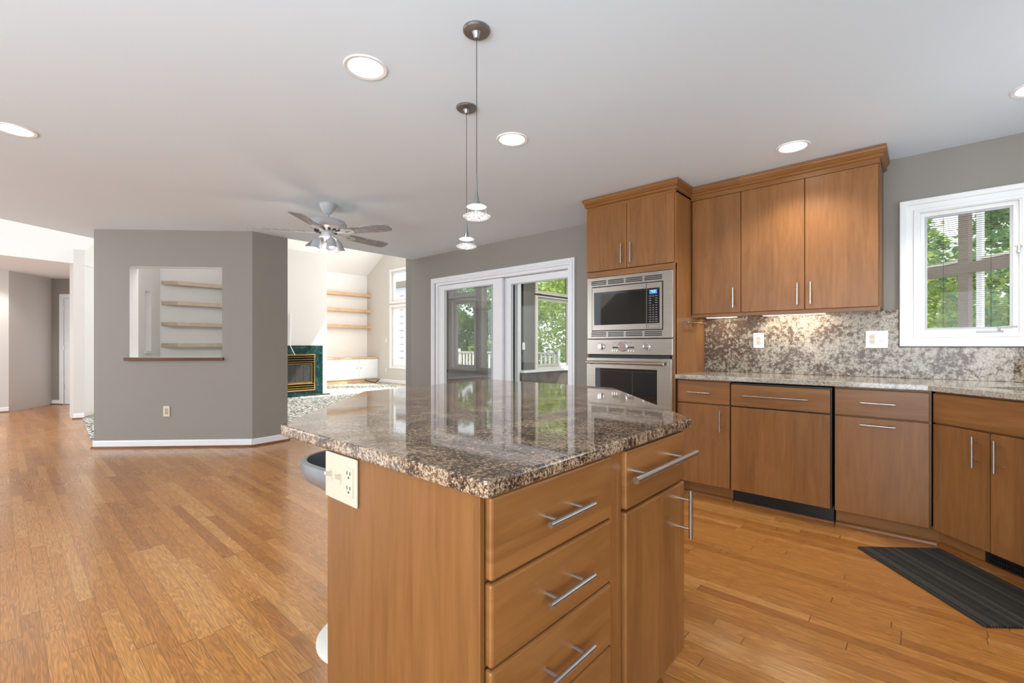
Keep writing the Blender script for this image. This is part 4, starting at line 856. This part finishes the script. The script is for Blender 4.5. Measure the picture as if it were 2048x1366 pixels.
# ceiling fan
FX, FY = -4.06, 2.0
ft = thing('ceiling_fan', 'white ceiling fan with five patterned blades and four bell lamp shades', 'ceiling fan', (FX, FY, CEIL))
MB().lathe([(0.0, 0.0), (0.072, 0.0), (0.074, -0.018), (0.068, -0.032), (0.056, -0.055), (0.040, -0.085), (0.020, -0.10), (0.0, -0.10)], n=36).build('canopy', 'fan', ft, smooth=True)
MB().tube([(0, 0, -0.09), (0, 0, -0.15)], 0.013, 14).build('downrod', 'fan', ft, smooth=True)
MB().lathe([(0.0, -0.138), (0.10, -0.142), (0.150, -0.158), (0.166, -0.18), (0.168, -0.205), (0.155, -0.225), (0.10, -0.245), (0.04, -0.25), (0.0, -0.25)], n=48).build('motor_housing', 'fan', ft, smooth=True)
m = MB()
for k in range(14):
    a = k * 2 * PI / 14; c, s = math.cos(a), math.sin(a); c2, s2 = math.cos(a + 0.22), math.sin(a + 0.22)
    m.prism([(0.075 * c, 0.075 * s), (0.115 * c, 0.115 * s), (0.115 * c2, 0.115 * s2), (0.075 * c2, 0.075 * s2)], -0.252, -0.240)
m.build('vent_slots', 'slot', ft)
MB().lathe([(0.0, -0.24), (0.055, -0.245), (0.055, -0.285), (0.048, -0.30), (0.030, -0.315), (0.0, -0.32)], n=32).build('light_kit', 'fan', ft, smooth=True)
camang = math.atan2(0.668, 0.744)   # image-right direction in plan
for k in range(5):
    ang = camang + math.radians(54 + 72 * k)
    m = MB(); L0, L1 = 0.21, 0.655
    pts = [(L0, -0.052), (L1 - 0.08, -0.068), (L1 - 0.02, -0.060), (L1, -0.035), (L1, 0.035), (L1 - 0.02, 0.060), (L1 - 0.08, 0.068), (L0, 0.052), (L0 - 0.02, 0.0)]
    b = m.prism(pts, -0.003, 0.003).build('blade', 'blade', ft, bevel=0.001)
    b.rotation_euler = (math.radians(-12), 0, ang); b.location = (0, 0, -0.262)
    b.rotation_euler = (Matrix.Rotation(ang, 4, 'Z') @ Matrix.Rotation(math.radians(-12), 4, 'X')).to_euler()
    MB().prism([(0.10, -0.012), (0.16, -0.02), (0.20, -0.04), (0.27, -0.035), (0.29, 0.0), (0.27, 0.035), (0.20, 0.04), (0.16, 0.02), (0.10, 0.012)], -0.009, -0.003, [[(0.20, -0.015), (0.20, 0.015), (0.25, 0.012), (0.25, -0.012)]]).build('blade_iron', 'fan', b)
for k in range(4):
    a = camang + math.radians(40 + 90 * k); c, s = math.cos(a), math.sin(a)
    q = MB().lathe([(0.0, 0.0), (0.014, -0.002), (0.030, -0.018), (0.038, -0.045), (0.042, -0.080), (0.052, -0.105), (0.050, -0.106), (0.040, -0.080), (0.034, -0.045), (0.024, -0.018), (0.0, -0.012)], n=28).build('lamp_shade', 'shade', ft, smooth=True)
    q.location = (0.085 * c, 0.085 * s, -0.318); q.rotation_euler = (Matrix.Rotation(a, 4, 'Z') @ Matrix.Rotation(math.radians(-14), 4, 'Y')).to_euler()
    MB().lathe([(0.0, -0.03), (0.018, -0.05), (0.026, -0.078), (0.016, -0.098), (0.0, -0.102)], n=16).build('bulb', 'bulb' if k in (1, 2) else 'pend', q, smooth=True)
    MB().tube([(0.03 * c, 0.03 * s, -0.295), (0.07 * c, 0.07 * s, -0.298), (0.084 * c, 0.084 * s, -0.322)], 0.010, 10).build('lamp_arm', 'fan', ft, smooth=True)
fl = bpy.data.lights.new('fan_glow', 'POINT'); fl.energy = 4; fl.shadow_soft_size = 0.08; fl.color = (1, 0.9, 0.76)
flo = bpy.data.objects.new('fan_glow', fl); C.objects.link(flo); flo.location = (FX, FY, CEIL - 0.47)

# outlet on the pass-through wall
q = along(HA, 0.775)
plate('wall_outlet', 'ivory outlet low on the grey wall beneath the pass-through', (q[0] + 0.0015, q[1] - 0.0015, 0.405), hang, ('duplex',), h=0.118, mat='ivory', inner='almond')

# mat in front of the sink
a = Vector((-0.285, 3.224)); b = Vector((0.18, 2.656)); L = (b - a).length; ang = math.atan2(b.y - a.y, b.x - a.x)
mt = MB().prism(rrect(0, 0.445, 0, L, 0.008, 2), 0.0005, 0.010).build('floor_mat', 'mat', bevel=0.002)
put(mt, (a.x, a.y, 0), ang + PI / 2 - PI)   # local -y along a->b
mt.rotation_euler = (0, 0, 0); 
mt.data.transform(Matrix.Translation((0, 0, 0)))
e1 = Vector(((b - a).x, (b - a).y, 0)).normalized(); e2 = Vector((-e1.y, e1.x, 0))
mt.matrix_world = Matrix(((e2.x, -e1.x * -1, 0, a.x), (e2.y, e1.y, 0, a.y), (0, 0, 1, 0), (0, 0, 0, 1)))
tag(mt, 'dark ribbed rubber mat on the wood floor in front of the sink', 'mat')

# ================================================================ TREES
def leaf_mesh(n, rx, ry, rz, size, seed):
    rnd = random.Random(seed); vs = []; fs = []
    cl = []
    for k in range(60):
        while True:
            p = Vector((rnd.uniform(-1, 1), rnd.uniform(-1, 1), rnd.uniform(-1, 1)))
            if 0.3 < p.length < 1: break
        cl.append((Vector((p.x * rx, p.y * ry, p.z * rz)), rnd.uniform(0.45, 1.0)))
    for i in range(n):
        c, r = rnd.choice(cl); d = Vector((rnd.gauss(0, 1), rnd.gauss(0, 1), rnd.gauss(0, 1))).normalized() * r * rnd.uniform(0.6, 1) * min(rx, rz) * 0.36
        p = c + d; u = Vector((rnd.gauss(0, 1), rnd.gauss(0, 1), rnd.gauss(0, 0.6))).normalized(); v = u.cross(Vector((rnd.gauss(0, 1), rnd.gauss(0, 1), rnd.gauss(0, 1)))).normalized()
        s = size * rnd.uniform(0.6, 1.3); k = len(vs)
        vs += [p - u * s, p + v * s * 0.45, p + u * s, p - v * s * 0.45]; fs.append((k, k + 1, k + 2, k + 3))
    me = bpy.data.meshes.new('foliage'); me.from_pydata([tuple(v) for v in vs], [], fs); return me
LM = [leaf_mesh(16000, 2.6, 2.4, 3.2, 0.10, 1), leaf_mesh(16000, 3.0, 2.4, 2.8, 0.09, 2)]
for me, mm in zip(LM, ('leafa', 'leafb')): me.materials.append(M[mm])
TREES = [(-15.6, 14.4, 1.2, 0, 'broad leafy green tree beyond the left sliding pane'), (-20.4, 17.6, 1.8, 0, 'dense green tree farther back, seen through the left pane'),
         (-17.6, 21.0, 4.6, 0, 'tall deep green tree rising behind the deck trees'), (-9.1, 13.2, 1.3, 1, 'yellow-green tree beyond the right sliding pane'), (-10.8, 18.4, 4.6, 1, 'tall sunlit tree high in the right sliding pane'),
         (-5.6, 13.4, 1.0, 0, 'low leafy tree behind the right deck railing'), (-0.6, 13.0, 0.6, 1, 'yellow-green shrubby tree low in the kitchen window'), (2.9, 12.6, 2.6, 0, 'leafy tree at the right side of the kitchen window'),
         (-1.6, 19.4, 2.6, 0, 'blue-green tree against the sky in the kitchen window'), (2.4, 18.4, 1.2, 1, 'yellow-green tree farther back in the kitchen window')]
for x, y, z, k, lab in TREES:
    t = thing('leafy_tree', lab, 'tree', (x, y, -3.0), random.uniform(0, 6), 'trees outside the windows')
    f = bpy.data.objects.new('foliage', LM[k]); C.objects.link(f); f.parent = t; f.location = (0, 0, z + 3.0)
    MB().tube([(0, 0, 0), (0.1, 0.05, (z + 3) * 0.5), (0, 0.1, z + 3.2)], [0.22, 0.16, 0.07], 10).build('trunk', 'bark', t, smooth=True)
